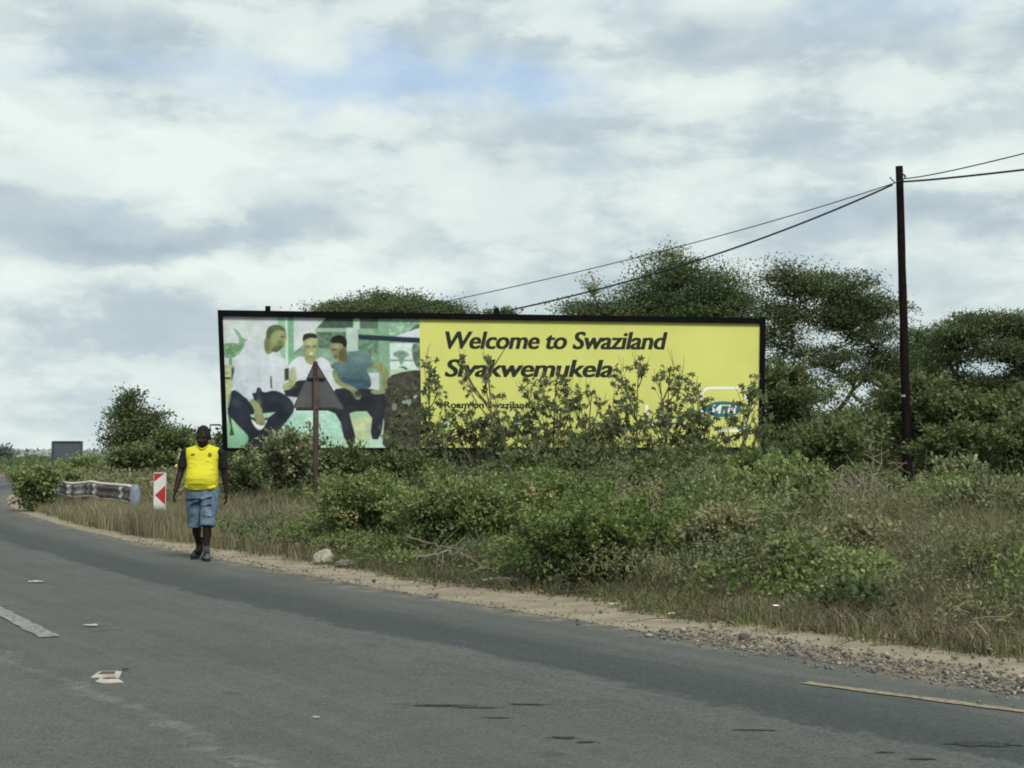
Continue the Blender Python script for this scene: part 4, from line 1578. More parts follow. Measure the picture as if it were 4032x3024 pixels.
def person():
    d = 19.5
    base = px_ground(800, 2203)
    gz = .004
    root = thing('person', (base[0], base[1], gz), 'man walking on the road edge in a yellow shirt and denim shorts', 'person')
    M_SKIN = mat_plain('dark brown skin', (.019, .0115, .0085, 1), .5, .12, 9, spec=.15)
    # joints; x to the right in the picture, -y towards the camera
    SHL, SHR = Vector((-.232, .01, 1.425)), Vector((.228, .01, 1.425))
    ELL, ELR = Vector((-.295, .0, 1.135)), Vector((.278, .07, 1.125))
    WRL, WRR = Vector((-.335, -.10, .905)), Vector((.300, .06, .885))
    HIPL, HIPR = Vector((-.10, .02, .90)), Vector((.105, .0, .90))
    KNL, KNR = Vector((-.105, .06, .485)), Vector((.085, -.115, .490))
    ANL, ANR = Vector((-.085, .24, .165)), Vector((.085, -.13, .095))
    bm = bmesh.new()
    # head bent a little forward
    tilt = Matrix.Rotation(math.radians(14), 3, 'X')
    hc = Vector((.012, -.045, 1.612))

    def H(x, y, z):
        return hc + tilt @ (Vector((x, y, z)) * 1.12)
    ellipsoid(bm, H(0, .012, .022), (.088, .110, .120), tilt)
    ellipsoid(bm, H(0, -.028, -.05), (.073, .079, .088), tilt)         # jaw and cheeks
    ellipsoid(bm, H(0, -.062, -.098), (.038, .032, .028), tilt)        # chin
    capsule(bm, H(0, -.092, .012), .012, H(0, -.112, -.026), .018, 10)  # nose
    ellipsoid(bm, H(-.014, -.102, -.032), (.012, .012, .010), tilt)
    ellipsoid(bm, H(.014, -.102, -.032), (.012, .012, .010), tilt)
    ellipsoid(bm, H(0, -.090, -.060), (.030, .018, .009), tilt)        # lips
    ellipsoid(bm, H(0, -.086, -.074), (.027, .018, .010), tilt)
    capsule(bm, H(-.045, -.078, .030), .014, H(.045, -.078, .030), .014, 10)  # brow
    for s in (-1, 1):
        ellipsoid(bm, H(s * .036, -.074, -.022), (.026, .022, .022), tilt)   # cheekbones
    for s in (-1, 1):
        ellipsoid(bm, H(s * .082, .012, -.012), (.012, .022, .034), tilt)   # ears
    capsule(bm, (.006, .012, 1.44), .068, (.010, -.01, 1.56), .062)     # neck
    rings_solid(bm, [(0, 0, .86, .165, .115), (0, -.01, 1.02, .175, .135), (0, -.01, 1.15, .17, .125), (0, 0, 1.30, .175, .115), (0, .01, 1.41, .165, .095), (0, .015, 1.47, .10, .07)])
    for s, A, B, W in ((-1, SHL, ELL, WRL), (1, SHR, ELR, WRR)):
        ellipsoid(bm, A + Vector((0, 0, -.03)), (.050, .05, .05))
        capsule(bm, A + Vector((0, 0, -.04)), .050, B, .043)
        capsule(bm, B, .045, W, .027)
        capsule(bm, B.lerp(W, .08), .046, B.lerp(W, .45), .040)
        # hand: palm, four bent fingers, thumb off the side
        dn = (W - B).normalized()
        inn = Vector((-s, 0, 0))              # towards the thigh
        fwd = Vector((0, -1, 0))              # thumb side
        pc = W + dn * .052
        ax = dn.cross(fwd).normalized()
        R3 = Matrix((fwd, ax, dn)).transposed()
        ellipsoid(bm, pc, (.040, .017, .054), R3)
        for k, (fo, ln) in enumerate(((.030, .078), (.010, .088), (-.011, .082), (-.030, .062))):
            r0 = W + dn * .085 + fwd * fo
            j1 = r0 + dn * ln * .45 + inn * .006
            j2 = j1 + dn * ln * .30 + inn * .016
            j3 = j2 + dn * ln * .14 + inn * .020
            capsule(bm, r0, .0105, j1, .0098, 8)
            capsule(bm, j1, .0098, j2, .009, 8)
            capsule(bm, j2, .009, j3, .008, 8)
        t0 = W + dn * .025 + fwd * .030
        t1 = t0 + dn * .032 + fwd * .024 + inn * .010
        t2 = t1 + dn * .030 + fwd * .008 + inn * .010
        capsule(bm, t0, .014, t1, .012, 8)
        capsule(bm, t1, .012, t2, .010, 8)
    for s, A, K, N_ in ((-1, HIPL, KNL, ANL), (1, HIPR, KNR, ANR)):
        capsule(bm, A, .098, K, .060)
        capsule(bm, K, .058, N_, .037)
        cal = K.lerp(N_, .32) + Vector((0, .022, 0))
        ellipsoid(bm, cal, (.061, .064, .125))
        capsule(bm, N_, .040, N_ + Vector((0, -.13, -.055)), .034)
    fused('body', bm, .0062, M_SKIN, root, 3)

    # hair cap
    bm = bmesh.new()
    ellipsoid(bm, H(0, .020, .030), (.093, .113, .121), tilt)
    me_cut = [v for v in bm.verts]
    inv = tilt.transposed()
    dele = []
    for v in me_cut:
        l = inv @ (v.co - hc)
        if l.z < .035 - .62 * max(l.y, -.02) * 1.0 and not (l.y > .035 and l.z > -.04):
            dele.append(v)
    bmesh.ops.delete(bm, geom=dele, context='VERTS')
    bm_obj('hair', bm, mat_plain('short black hair', (.008, .007, .007, 1), .9, .2, 60, bump=.4), root, True)
    M_EYE = mat_plain('eye white', (.06, .052, .045, 1), .4, .05)
    for s in (-1, 1):
        bm = bmesh.new()
        ellipsoid(bm, H(s * .032, -.083, .010), (.010, .009, .005), tilt)
        e = bm_obj('eye', bm, M_EYE, root, True)
        bm = bmesh.new()
        ellipsoid(bm, H(s * .032, -.091, .009), (.004, .004, .004), tilt)
        bm_obj('pupil', bm, M_BLACK, e, True)

    # yellow shirt body: belly, hem and creases
    def shirt_mat():
        m, nt, b = new_mat('yellow jersey cloth')
        N, L = nt.nodes, nt.links
        tc = N.new('ShaderNodeTexCoord')
        mp = N.new('ShaderNodeMapping')
        mp.inputs['Scale'].default_value = (5, 5, 17)
        mp.inputs['Rotation'].default_value = (0, .2, 0)
        L.new(tc.outputs['Object'], mp.inputs[0])
        n = N.new('ShaderNodeTexNoise')
        n.inputs['Scale'].default_value = 1.0
        n.inputs['Detail'].default_value = 4
        n.inputs['Distortion'].default_value = .8
        L.new(mp.outputs[0], n.inputs['Vector'])
        b.inputs['Base Color'].default_value = (.54, .50, .030, 1)
        b.inputs['Roughness'].default_value = .75
        b.inputs['Specular IOR Level'].default_value = .2
        bp = N.new('ShaderNodeBump')
        bp.inputs['Strength'].default_value = .6
        bp.inputs['Distance'].default_value = .035
        L.new(n.outputs['Fac'], bp.inputs['Height'])
        L.new(bp.outputs[0], b.inputs['Normal'])
        return m
    M_SHIRT = shirt_mat()
    bm = bmesh.new()
    rings = [(-.012, -.012, .915, .208, .160), (-.012, -.014, .94, .215, .168), (-.008, -.028, 1.00, .218, .192), (-.004, -.036, 1.07, .216, .200), (0, -.030, 1.14, .208, .185),
             (0, -.016, 1.22, .204, .158), (0, -.006, 1.30, .210, .140), (0, .002, 1.38, .232, .126), (0, .008, 1.43, .246, .108), (.002, .010, 1.468, .222, .090), (.004, .012, 1.492, .140, .084), (.008, .006, 1.515, .080, .078)]
    rings_solid(bm, rings, 32, 2.3)
    # horizontal cloth folds, real relief
    for (z, x0, x1, y) in ((1.225, -.14, .10, -.172), (1.195, -.05, .16, -.180), (1.255, -.10, .13, -.160), (.965, -.19, .02, -.178), (.955, .05, .19, -.172), (1.31, .02, .15, -.142)):
        capsule(bm, (x0, y + .045, z), .018, ((x0 + x1) / 2, y + .012, z - .012), .021, 8)
        capsule(bm, ((x0 + x1) / 2, y + .012, z - .012), .021, (x1, y + .045, z + .006), .016, 8)
    fused('shirt', bm, .0085, M_SHIRT, root, 3)
    # dark sleeves
    M_SLV = mat_plain('black sleeve cloth', (.010, .010, .012, 1), .8, .25, 12, spec=.2)
    for s, A, B in ((-1, SHL, ELL), (1, SHR, ELR)):
        bm = bmesh.new()
        ellipsoid(bm, A + Vector((-s * .004, 0, -.018)), (.066, .076, .060))
        capsule(bm, A + Vector((0, 0, -.02)), .064, A.lerp(B, .74), .068, 16, flat_b=True)
        sl = fused('sleeve', bm, .009, M_SLV, root, 3)
        if s < 0:
            bm = bmesh.new()
            c = A.lerp(B, .66)
            add_box(bm, c + Vector((-.066, -.036, 0)), (.03, .05, .045), Matrix.Rotation(.3, 3, 'Y'), .008)
            bm_obj('cuff_badge', bm, mat_plain('pale yellow cuff', (.55, .48, .12, 1), .7, .1), sl)
            bm = bmesh.new()
            c = A.lerp(B, .22)
            add_box(bm, c + Vector((-.060, -.040, 0)), (.016, .03, .09), Matrix.Rotation(.25, 3, 'Y'), .006)
            bm_obj('sleeve_stripe', bm, mat_plain('grey white stripe', (.35, .36, .35, 1), .7, .1), sl)
    # collar and crest
    bm = bmesh.new()
    pts = []
    for k in range(20):
        a = 2 * math.pi * k / 20
        fr = max(0, -math.sin(a)) ** 3
        pts.append(Vector((.008 + .082 * math.cos(a), .002 + .082 * math.sin(a) - .026 * fr, 1.508 - .052 * fr)))
    pts.append(pts[0])
    add_tube(bm, pts, .011, 6, caps=False)
    bm_obj('collar', bm, M_SHIRT, root, True)
    bm = bmesh.new()
    add_tube(bm, [(.118, -.118, 1.385), (.118, -.136, 1.383)], [.024, .022], 10)
    bm_obj('crest', bm, mat_plain('dull red brown crest', (.22, .12, .05, 1), .7, .3, 60), root)
    bm = bmesh.new()
    add_box(bm, (-.105, -.128, 1.392), (.045, .02, .012), Matrix.Rotation(-.12, 3, 'Z'))
    bm_obj('chest_mark', bm, mat_plain('olive chest mark', (.30, .26, .05, 1), .7, .1), root)

    # denim shorts
    m, nt, b = new_mat('washed denim')
    N, L = nt.nodes, nt.links
    tc = N.new('ShaderNodeTexCoord')
    mp = N.new('ShaderNodeMapping')
    mp.inputs['Scale'].default_value = (9, 9, 7)
    mp.inputs['Rotation'].default_value = (0, .6, 0)
    L.new(tc.outputs['Object'], mp.inputs[0])
    n = N.new('ShaderNodeTexNoise')
    n.inputs['Scale'].default_value = 1.1
    n.inputs['Detail'].default_value = 7
    n.inputs['Roughness'].default_value = .65
    n.inputs['Distortion'].default_value = .7
    L.new(mp.outputs[0], n.inputs['Vector'])
    r = N.new('ShaderNodeValToRGB')
    r.color_ramp.elements[0].position = .36
    r.color_ramp.elements[0].color = (.032, .058, .092, 1)
    r.color_ramp.elements[1].position = .68
    r.color_ramp.elements[1].color = (.15, .22, .30, 1)
    L.new(n.outputs['Fac'], r.inputs[0])
    L.new(r.outputs[0], b.inputs['Base Color'])
    b.inputs['Roughness'].default_value = .85
    bp = N.new('ShaderNodeBump')
    bp.inputs['Strength'].default_value = .8
    bp.inputs['Distance'].default_value = .03
    L.new(n.outputs['Fac'], bp.inputs['Height'])
    L.new(bp.outputs[0], b.inputs['Normal'])
    bm = bmesh.new()
    rings_solid(bm, [(0, 0, .80, .215, .150), (0, -.005, .87, .214, .152), (0, -.01, .935, .200, .150), (0, -.01, .965, .192, .142)], 28, 2.3)
    for s, A, K in ((-1, HIPL, KNL), (1, HIPR, KNR)):
        hem = K + Vector((-.008 if s < 0 else .008, 0, -.05 if s > 0 else -.06))
        capsule(bm, A + Vector((0, 0, -.02)), .128, hem, .098 if s > 0 else .090, 20, flat_b=True, sy=1.05)
    for (a, c, r0) in (((.02, -.14, .80), (.15, -.17, .84), .014), ((.04, -.16, .72), (.16, -.19, .74), .014), ((-.03, -.12, .78), (-.16, -.13, .74), .013), ((.05, -.18, .60), (.14, -.20, .58), .013)):
        capsule(bm, a, r0, c, r0, 8)
    fused('shorts', bm, .010, m, root, 3)
    bm = bmesh.new()
    for k in range(24):
        pass
    pts = [Vector((.199 * math.cos(a), -.01 + .150 * math.sin(a), .952)) for a in [2 * math.pi * k / 24 for k in range(25)]]
    add_tube(bm, pts, .014, 6, caps=False)
    bm_obj('belt', bm, mat_plain('dark belt', (.012, .014, .02, 1), .7, .2), root, True)

    # shoes and socks; the trailing shoe has a darker tone than the leading one
    M_SHOE = mat_plain('darker trainer', (.010, .010, .011, 1), .6, .3, 20)
    M_SHOE2 = mat_plain('paler grey trainer', (.065, .078, .085, 1), .7, .25, 20)
    M_SOLE = mat_plain('rubber sole', (.015, .015, .016, 1), .7, .2, 9)
    for s, N_, ms, yaw, lab in ((-1, ANL, M_SHOE, -.22, 'darker shoe of the trailing foot'), (1, ANR, M_SHOE2, .22, 'paler grey shoe of the leading foot')):
        rot = Matrix.Rotation(yaw, 3, 'Z')
        z0 = .008
        heel = Vector((N_.x, N_.y + .045, 0))

        def S(x, y, z):
            v = rot @ Vector((x, y, 0))
            lift = max(0.0, y + .16) * .48 if s < 0 else 0.0      # heel of the trailing foot comes up
            return heel + v + Vector((0, 0, z + z0 + lift))
        bm = bmesh.new()
        ellipsoid(bm, S(0, -.01, .055), (.045, .052, .055))
        ellipsoid(bm, S(0, -.10, .045), (.046, .10, .042), rot)
        ellipsoid(bm, S(0, -.19, .034), (.047, .058, .032), rot)
        capsule(bm, S(0, -.02, .06), .045, S(0, -.03, .12), .046, 14, flat_b=True)
        sh = fused('shoe', bm, .007, ms, root, 3)
        sh['label'] = lab
        bm = bmesh.new()
        out = []
        for k in range(20):
            a = 2 * math.pi * k / 20
            w = .048 + .006 * max(0, -math.sin(a))
            out.append((w * math.cos(a), -.10 + .155 * math.sin(a)))
        lo = [bm.verts.new(S(x, y, -.010)) for x, y in out]
        hi = [bm.verts.new(S(x, y, .014)) for x, y in out]
        for k in range(20):
            bm.faces.new((lo[k], lo[(k + 1) % 20], hi[(k + 1) % 20], hi[k]))
        bm.faces.new(lo[::-1])
        bm.faces.new(hi)
        bm_obj('sole', bm, M_SOLE, sh)
        bm = bmesh.new()
        capsule(bm, N_ + Vector((0, .008, .0)), .046, N_ + Vector((0, .006, .095 if s > 0 else .12)), .048, 14, flat_b=True)
        bm_obj('sock', bm, mat_plain('grey sock', (.045, .045, .046, 1), .9, .2, 20) if s > 0 else mat_plain('black sock', (.012, .012, .013, 1), .9, .2, 20), root, True)


person()


# ------------------------------------------------------------------ trees
def bezier(a, b, c, n):
    t = np.linspace(0, 1, n)[:, None]
    return a * (1 - t) ** 2 + 2 * b * t * (1 - t) + c * t ** 2


def tree(name, label, cat, d, base_px, lobes, mat, leaf=.13, n_clusters=260, per=90, spread=.55, flat=.35, trunk_r=.22, fork=.35,
         twig_lobes=(), group=None, aspect=.42, depth=1.0, bark=None, seed=1, base_z=None, lower=None, multi=1):
    global RNG
    keep = RNG
    RNG = np.random.default_rng(seed)
    g = PX(base_px, 1800, d)
    gz = float(ground_z(g.x, d)) if base_z is None else base_z
    root = thing(name, (g.x, d, gz), label, cat, group)
    org = np.array(root.location)
    bark = bark or M_BARK
    lobes3 = []
    for (lx, ly, rx, ry) in lobes:
        c = np.array(PX(lx, ly, d)) + np.array([0, RNG.uniform(-.35, .35) * rx / F * d * depth, 0])
        lobes3.append((c, rx / F * d, ry / F * d))
    vol = np.array([l[1] * l[1] * l[2] for l in lobes3]) ** .62
    which = RNG.choice(len(lobes3), n_clusters, p=vol / vol.sum())
    T = Tubes(6)
    Ts = Tubes(4)
    top_c = np.mean([l[0] for l in lobes3], 0)
    lowest = min(l[0][2] - l[2] for l in lobes3)
    hfork = gz + max(.5, (lowest - gz) * fork) if lower is None else lower
    forks = []
    for k in range(multi):
        off = RNG.normal(size=3) * (.25 if multi > 1 else .05)
        off[2] = 0
        b0 = org + off * 1.2 + np.array([0, 0, -.15])
        fk = np.array([org[0] + (top_c[0] - org[0]) * .25 + off[0] * 3, d + off[1] * 3, hfork])
        T.add(bezier(b0, (b0 + fk) / 2 + RNG.normal(size=3) * .08, fk, 8) - org, trunk_r, trunk_r * .75)
        forks.append(fk)
    nodes, node_r = [], []
    order = sorted(range(len(lobes3)), key=lambda q_: np.linalg.norm(lobes3[q_][0] - forks[0]))
    first = []
    for q_ in order:                                   # three or four main limbs that spread apart
        if len(first) < 4 and all(abs(lobes3[q_][0][0] - lobes3[f_][0][0]) > lobes3[q_][1] * 1.1 for f_ in first):
            first.append(q_)
    order = first + [q_ for q_ in order if q_ not in first]
    for j, q_ in enumerate(order):
        c, rx, rz = lobes3[q_]
        fk = forks[j % multi]
        if j >= len(first) and nodes:
            nd = np.array(nodes)
            cost = np.linalg.norm(nd - c, axis=1) + 2.0 * np.maximum(0, nd[:, 2] - c[2] + .2)
            fk = nd[np.argmin(cost)]
        mid = (fk + c) / 2 + np.array([(c[0] - fk[0]) * .18, 0, -abs(c[0] - fk[0]) * .10]) + RNG.normal(size=3) * .2
        cur = bezier(fk, mid, c - np.array([0, 0, rz * .35]), 12)
        cur[1:-1] += RNG.normal(size=(10, 3)) * .05
        T.add(cur - org, trunk_r * (.72 if j < len(first) else .34), trunk_r * (.26 if j < len(first) else .13))
        nodes += list(cur[4:-2])
        node_r += list(np.linspace(trunk_r * .5, trunk_r * .16, 12)[4:-2])
    nodes = np.array(nodes)
    Pl, Dl, tl = [], [], []
    for w in which:
        c, rx, rz = lobes3[w]
        v = unit(RNG.normal(size=3))
        r = RNG.random() ** .45
        if RNG.random() < .22:
            r = RNG.uniform(1.0, 1.42)
        p = c + v * r * np.array([rx, rx * depth, rz])
        k = np.argmin(np.linalg.norm(nodes - p, axis=1) + RNG.random(len(nodes)) * .4)
        mid = (nodes[k] + p) / 2 + RNG.normal(size=3) * .15 - np.array([0, 0, .1])
        T2 = Ts if node_r[k] < .06 else T
        T2.add(bezier(nodes[k], mid, p, 6) - org, min(.035, node_r[k] * .5), .008)
        m = max(8, int(per * RNG.uniform(.25, 1.5) * (.45 if r > 1 else 1)))
        s = spread * RNG.uniform(.6, 1.3)
        q = RNG.normal(size=(m, 3)) * np.array([s, s, s * flat]) * .55 + p
        dome = -.12 * ((q[:, 0] - p[0]) ** 2 + (q[:, 1] - p[1]) ** 2) / max(s, .1)
        q[:, 2] += dome
        Pl.append(q)
        Dl.append(unit(q - p + np.array([0, 0, .1])) + RNG.normal(size=(m, 3)) * .6)
        tl.append(np.clip(RNG.normal(.42, .2, m) + RNG.uniform(-.2, .2), 0, 1))
    for (lx, ly, rx, ry, n) in twig_lobes:
        c = np.array(PX(lx, ly, d))
        k0 = nodes[np.argmin(np.linalg.norm(nodes - c, axis=1))]
        root_c = c - np.array([0, 0, ry / F * d])
        Ts.add(bezier(k0, (k0 + root_c) / 2 + np.array([0, 0, -.2]), root_c, 8) - org, .05, .03)
        for _ in range(n):
            p = c + unit(RNG.normal(size=3)) * RNG.random() ** .5 * np.array([rx, rx, ry]) / F * d
            Ts.add(bezier(root_c, (root_c + p) / 2 + RNG.normal(size=3) * .12, p, 6) - org, .022, .008)
            m = 9
            q = p + RNG.normal(size=(m, 3)) * .12
            Pl.append(q)
            Dl.append(RNG.normal(size=(m, 3)))
            tl.append(np.full(m, 1.0))
    T.build('trunk', bark, root)
    if Ts.n:
        Ts.build('branches', M_TWIG if twig_lobes else bark, root)
    P_ = np.concatenate(Pl)
    n = len(P_)
    P_[:, 2] = np.maximum(P_[:, 2], ground_z(P_[:, 0], P_[:, 1]) + .05)
    L_ = leaf * RNG.uniform(.6, 1.35, n)
    leaves('crown', P_ - org, np.concatenate(Dl), L_, L_ * aspect, np.concatenate(tl), mat, root)
    RNG = keep
    return root


tree('acacia_tree', 'flat topped acacia crown showing above the left half of the billboard', 'tree', 60, 1540,
     [(1540, 1185, 150, 42), (1385, 1212, 120, 26), (1700, 1210, 125, 26), (1300, 1238, 70, 16), (1800, 1236, 60, 16), (1540, 1225, 260, 30)], G_TREE, .11, 330, 130, .8, .20, .2, .6, seed=4)
tree('young_tree', 'small treetop just peeking over the middle of the billboard', 'tree', 47, 1960,
     [(1962, 1245, 40, 22), (1930, 1240, 14, 14), (1995, 1240, 18, 16)], G_TREE2, .14, 34, 30, .3, .5, .08, .7, seed=5)
tree('broadleaf_tree', 'tall dense tree with dry twigs sticking up above the billboard', 'tree', 55, 2640,
     [(2650, 1055, 125, 75), (2625, 1150, 170, 80), (2790, 1140, 150, 95), (2430, 1212, 115, 36), (2880, 1190, 120, 85), (2700, 1230, 260, 80), (2290, 1215, 75, 38), (2500, 1290, 280, 90), (2820, 1320, 200, 110)],
     G_TREE2, .11, 640, 150, .72, .28, .24, .4, twig_lobes=((2335, 1120, 62, 46, 26), (2650, 985, 52, 34, 24), (2545, 1075, 45, 30, 10)), seed=6)
tree('acacia_tree', 'spreading acacia with open branches and sky gaps left of the dark pole', 'tree', 52, 3170,
     [(3075, 1095, 85, 60), (3200, 1110, 130, 62), (3340, 1145, 130, 60), (3450, 1215, 95, 70), (3110, 1215, 120, 60), (3290, 1235, 130, 55), (3420, 1320, 110, 65), (3060, 1330, 75, 70), (3230, 1400, 120, 45), (3480, 1425, 80, 60), (3390, 1480, 130, 20), (3045, 1480, 80, 80), (3170, 1560, 90, 50), (3500, 1520, 50, 60)],
     G_TREE, .105, 540, 135, .70, .24, .20, .45, seed=8)
tree('dense_tree', 'narrow dark tree just right of the dark pole', 'tree', 58, 3620,
     [(3640, 1350, 80, 55), (3620, 1440, 110, 80), (3570, 1540, 100, 100), (3680, 1560, 110, 110)], G_TREE2, .115, 420, 120, .5, .5, .16, .35, seed=9)
tree('acacia_tree', 'wide airy acacia at the right edge of the view', 'tree', 50, 3920,
     [(3880, 1265, 120, 42), (3780, 1315, 95, 45), (4010, 1280, 110, 45), (4130, 1310, 120, 60), (3730, 1390, 60, 50), (3950, 1375, 140, 45), (4090, 1450, 110, 60), (3820, 1505, 100, 40), (3960, 1530, 130, 40), (4080, 1590, 110, 60)],
     G_TREE, .105, 560, 135, .70, .24, .20, .45, seed=10)
tree('roadside_tree', 'lone dark bushy tree against the sky behind the walking man', 'tree', 58, 540,
     [(512, 1575, 38, 34), (495, 1640, 62, 46), (590, 1650, 72, 38), (540, 1705, 112, 46), (640, 1715, 90, 36), (470, 1740, 60, 40), (620, 1765, 150, 36), (720, 1752, 70, 26)],
     G_DARK, .14, 300, 75, .42, .55, .10, .4, seed=12, multi=3)


# ------------------------------------------------------------------ shrubs
def shrub(name, label, cat, d, x0, x1, ytop, mat, n=3200, leaf=.08, aspect=.5, lobes=9, group=None, seed=1, stems=8, stem_mat=None, thin=1.0, dy=None, up=.3, airy=False):
    """bush filling photograph columns x0..x1 up to ytop when it stands d metres ahead"""
    global RNG
    keep = RNG
    RNG = np.random.default_rng(seed * 13 + 5)
    cxp = (x0 + x1) / 2
    g = PX(cxp, 1800, d)
    gz = float(ground_z(g.x, d))
    top = PX(cxp, ytop, d).z
    rx = (x1 - x0) / 2 / F * d
    H = max(.3, top - gz)
    root = thing(name, (g.x, d, gz), label, cat, group)
    ry = dy or rx * .8
    Ps, Ds, Ts_, lob = [], [], [], []
    for k in range(lobes):
        a = RNG.uniform(0, 2 * math.pi)
        rr = RNG.random() ** .5 * .68
        lx, ly = math.cos(a) * rr * rx, math.sin(a) * rr * ry
        hz = H * (.50 + .34 * (1 - rr ** 1.6) * RNG.uniform(.7, 1.1))
        lr = rx * RNG.uniform(.26, .46)
        lob.append((np.array([lx, ly, hz]), lr, min(H - hz, H * .45) if H - hz > .1 else .12))
    lob.append((np.array([0, 0, H * .62]), rx * .4, H * .36))
    lob.append((np.array([0, 0, H * .3]), rx * .85, H * .32))
    w = np.array([l[1] ** 1.4 for l in lob])
    cnt = RNG.multinomial(n, w / w.sum())
    for (c, lr, lz), m in zip(lob, cnt):
        v = unit(RNG.normal(size=(m, 3)))
        r = RNG.random((m, 1)) ** (.33 if not airy else .6)
        p = c + v * r * np.array([lr, lr * ry / rx, lz]) * RNG.uniform(.85, 1.15, (m, 1))
        Ps.append(p)
        Ds.append(v + RNG.normal(size=(m, 3)) * .7 + np.array([0, 0, up]))
        Ts_.append(np.clip(RNG.normal(.45, .2, m) + RNG.uniform(-.22, .22), 0, 1))
    for (c, lr, lz) in lob:
        for _ in range(5):
            dv_ = unit(RNG.normal(size=3) * np.array([1, 1, .5]) + np.array([0, 0, .9]))
            ln = max(lr, lz) * RNG.uniform(1.1, 1.75)
            tt = RNG.uniform(.45, 1, (max(10, n // 110), 1))
            bend = np.array([RNG.normal(), RNG.normal(), -.5]) * .18 * ln
            p = c + dv_ * ln * tt + bend * tt ** 2 + RNG.normal(size=(len(tt), 3)) * leaf * .55
            Ps.append(p)
            Ds.append(dv_ + RNG.normal(size=(len(tt), 3)) * .8)
            Ts_.append(np.clip(RNG.normal(.68, .16, len(tt)), 0, 1))
    P_ = np.concatenate(Ps)
    P_[:, 2] = np.maximum(P_[:, 2], .02 + RNG.random(len(P_)) * .1)
    L_ = leaf * RNG.uniform(.55, 1.4, len(P_))
    leaves('foliage', P_, np.concatenate(Ds), L_, L_ * aspect, np.concatenate(Ts_), mat, root, up=.8)
    T = Tubes(5)
    for k in range(stems):
        c, lr, lz = lob[k % len(lob)]
        e = c + RNG.normal(size=3) * lr * .5
        b0 = np.array([RNG.normal() * .08, RNG.normal() * .08, -.08])
        T.add(bezier(b0, (b0 + e) / 2 + RNG.normal(size=3) * .1, e, 7), .022 * thin, .006 * thin)
        for _ in range(3):
            e2 = c + unit(RNG.normal(size=3)) * np.array([lr, lr, lz]) * 1.15
            T.add(bezier(e * .6 + b0 * .4, (e + e2) / 2, e2, 5), .009 * thin, .003 * thin)
    T.build('stems', stem_mat or M_BARK, root)
    RNG = keep
    return root


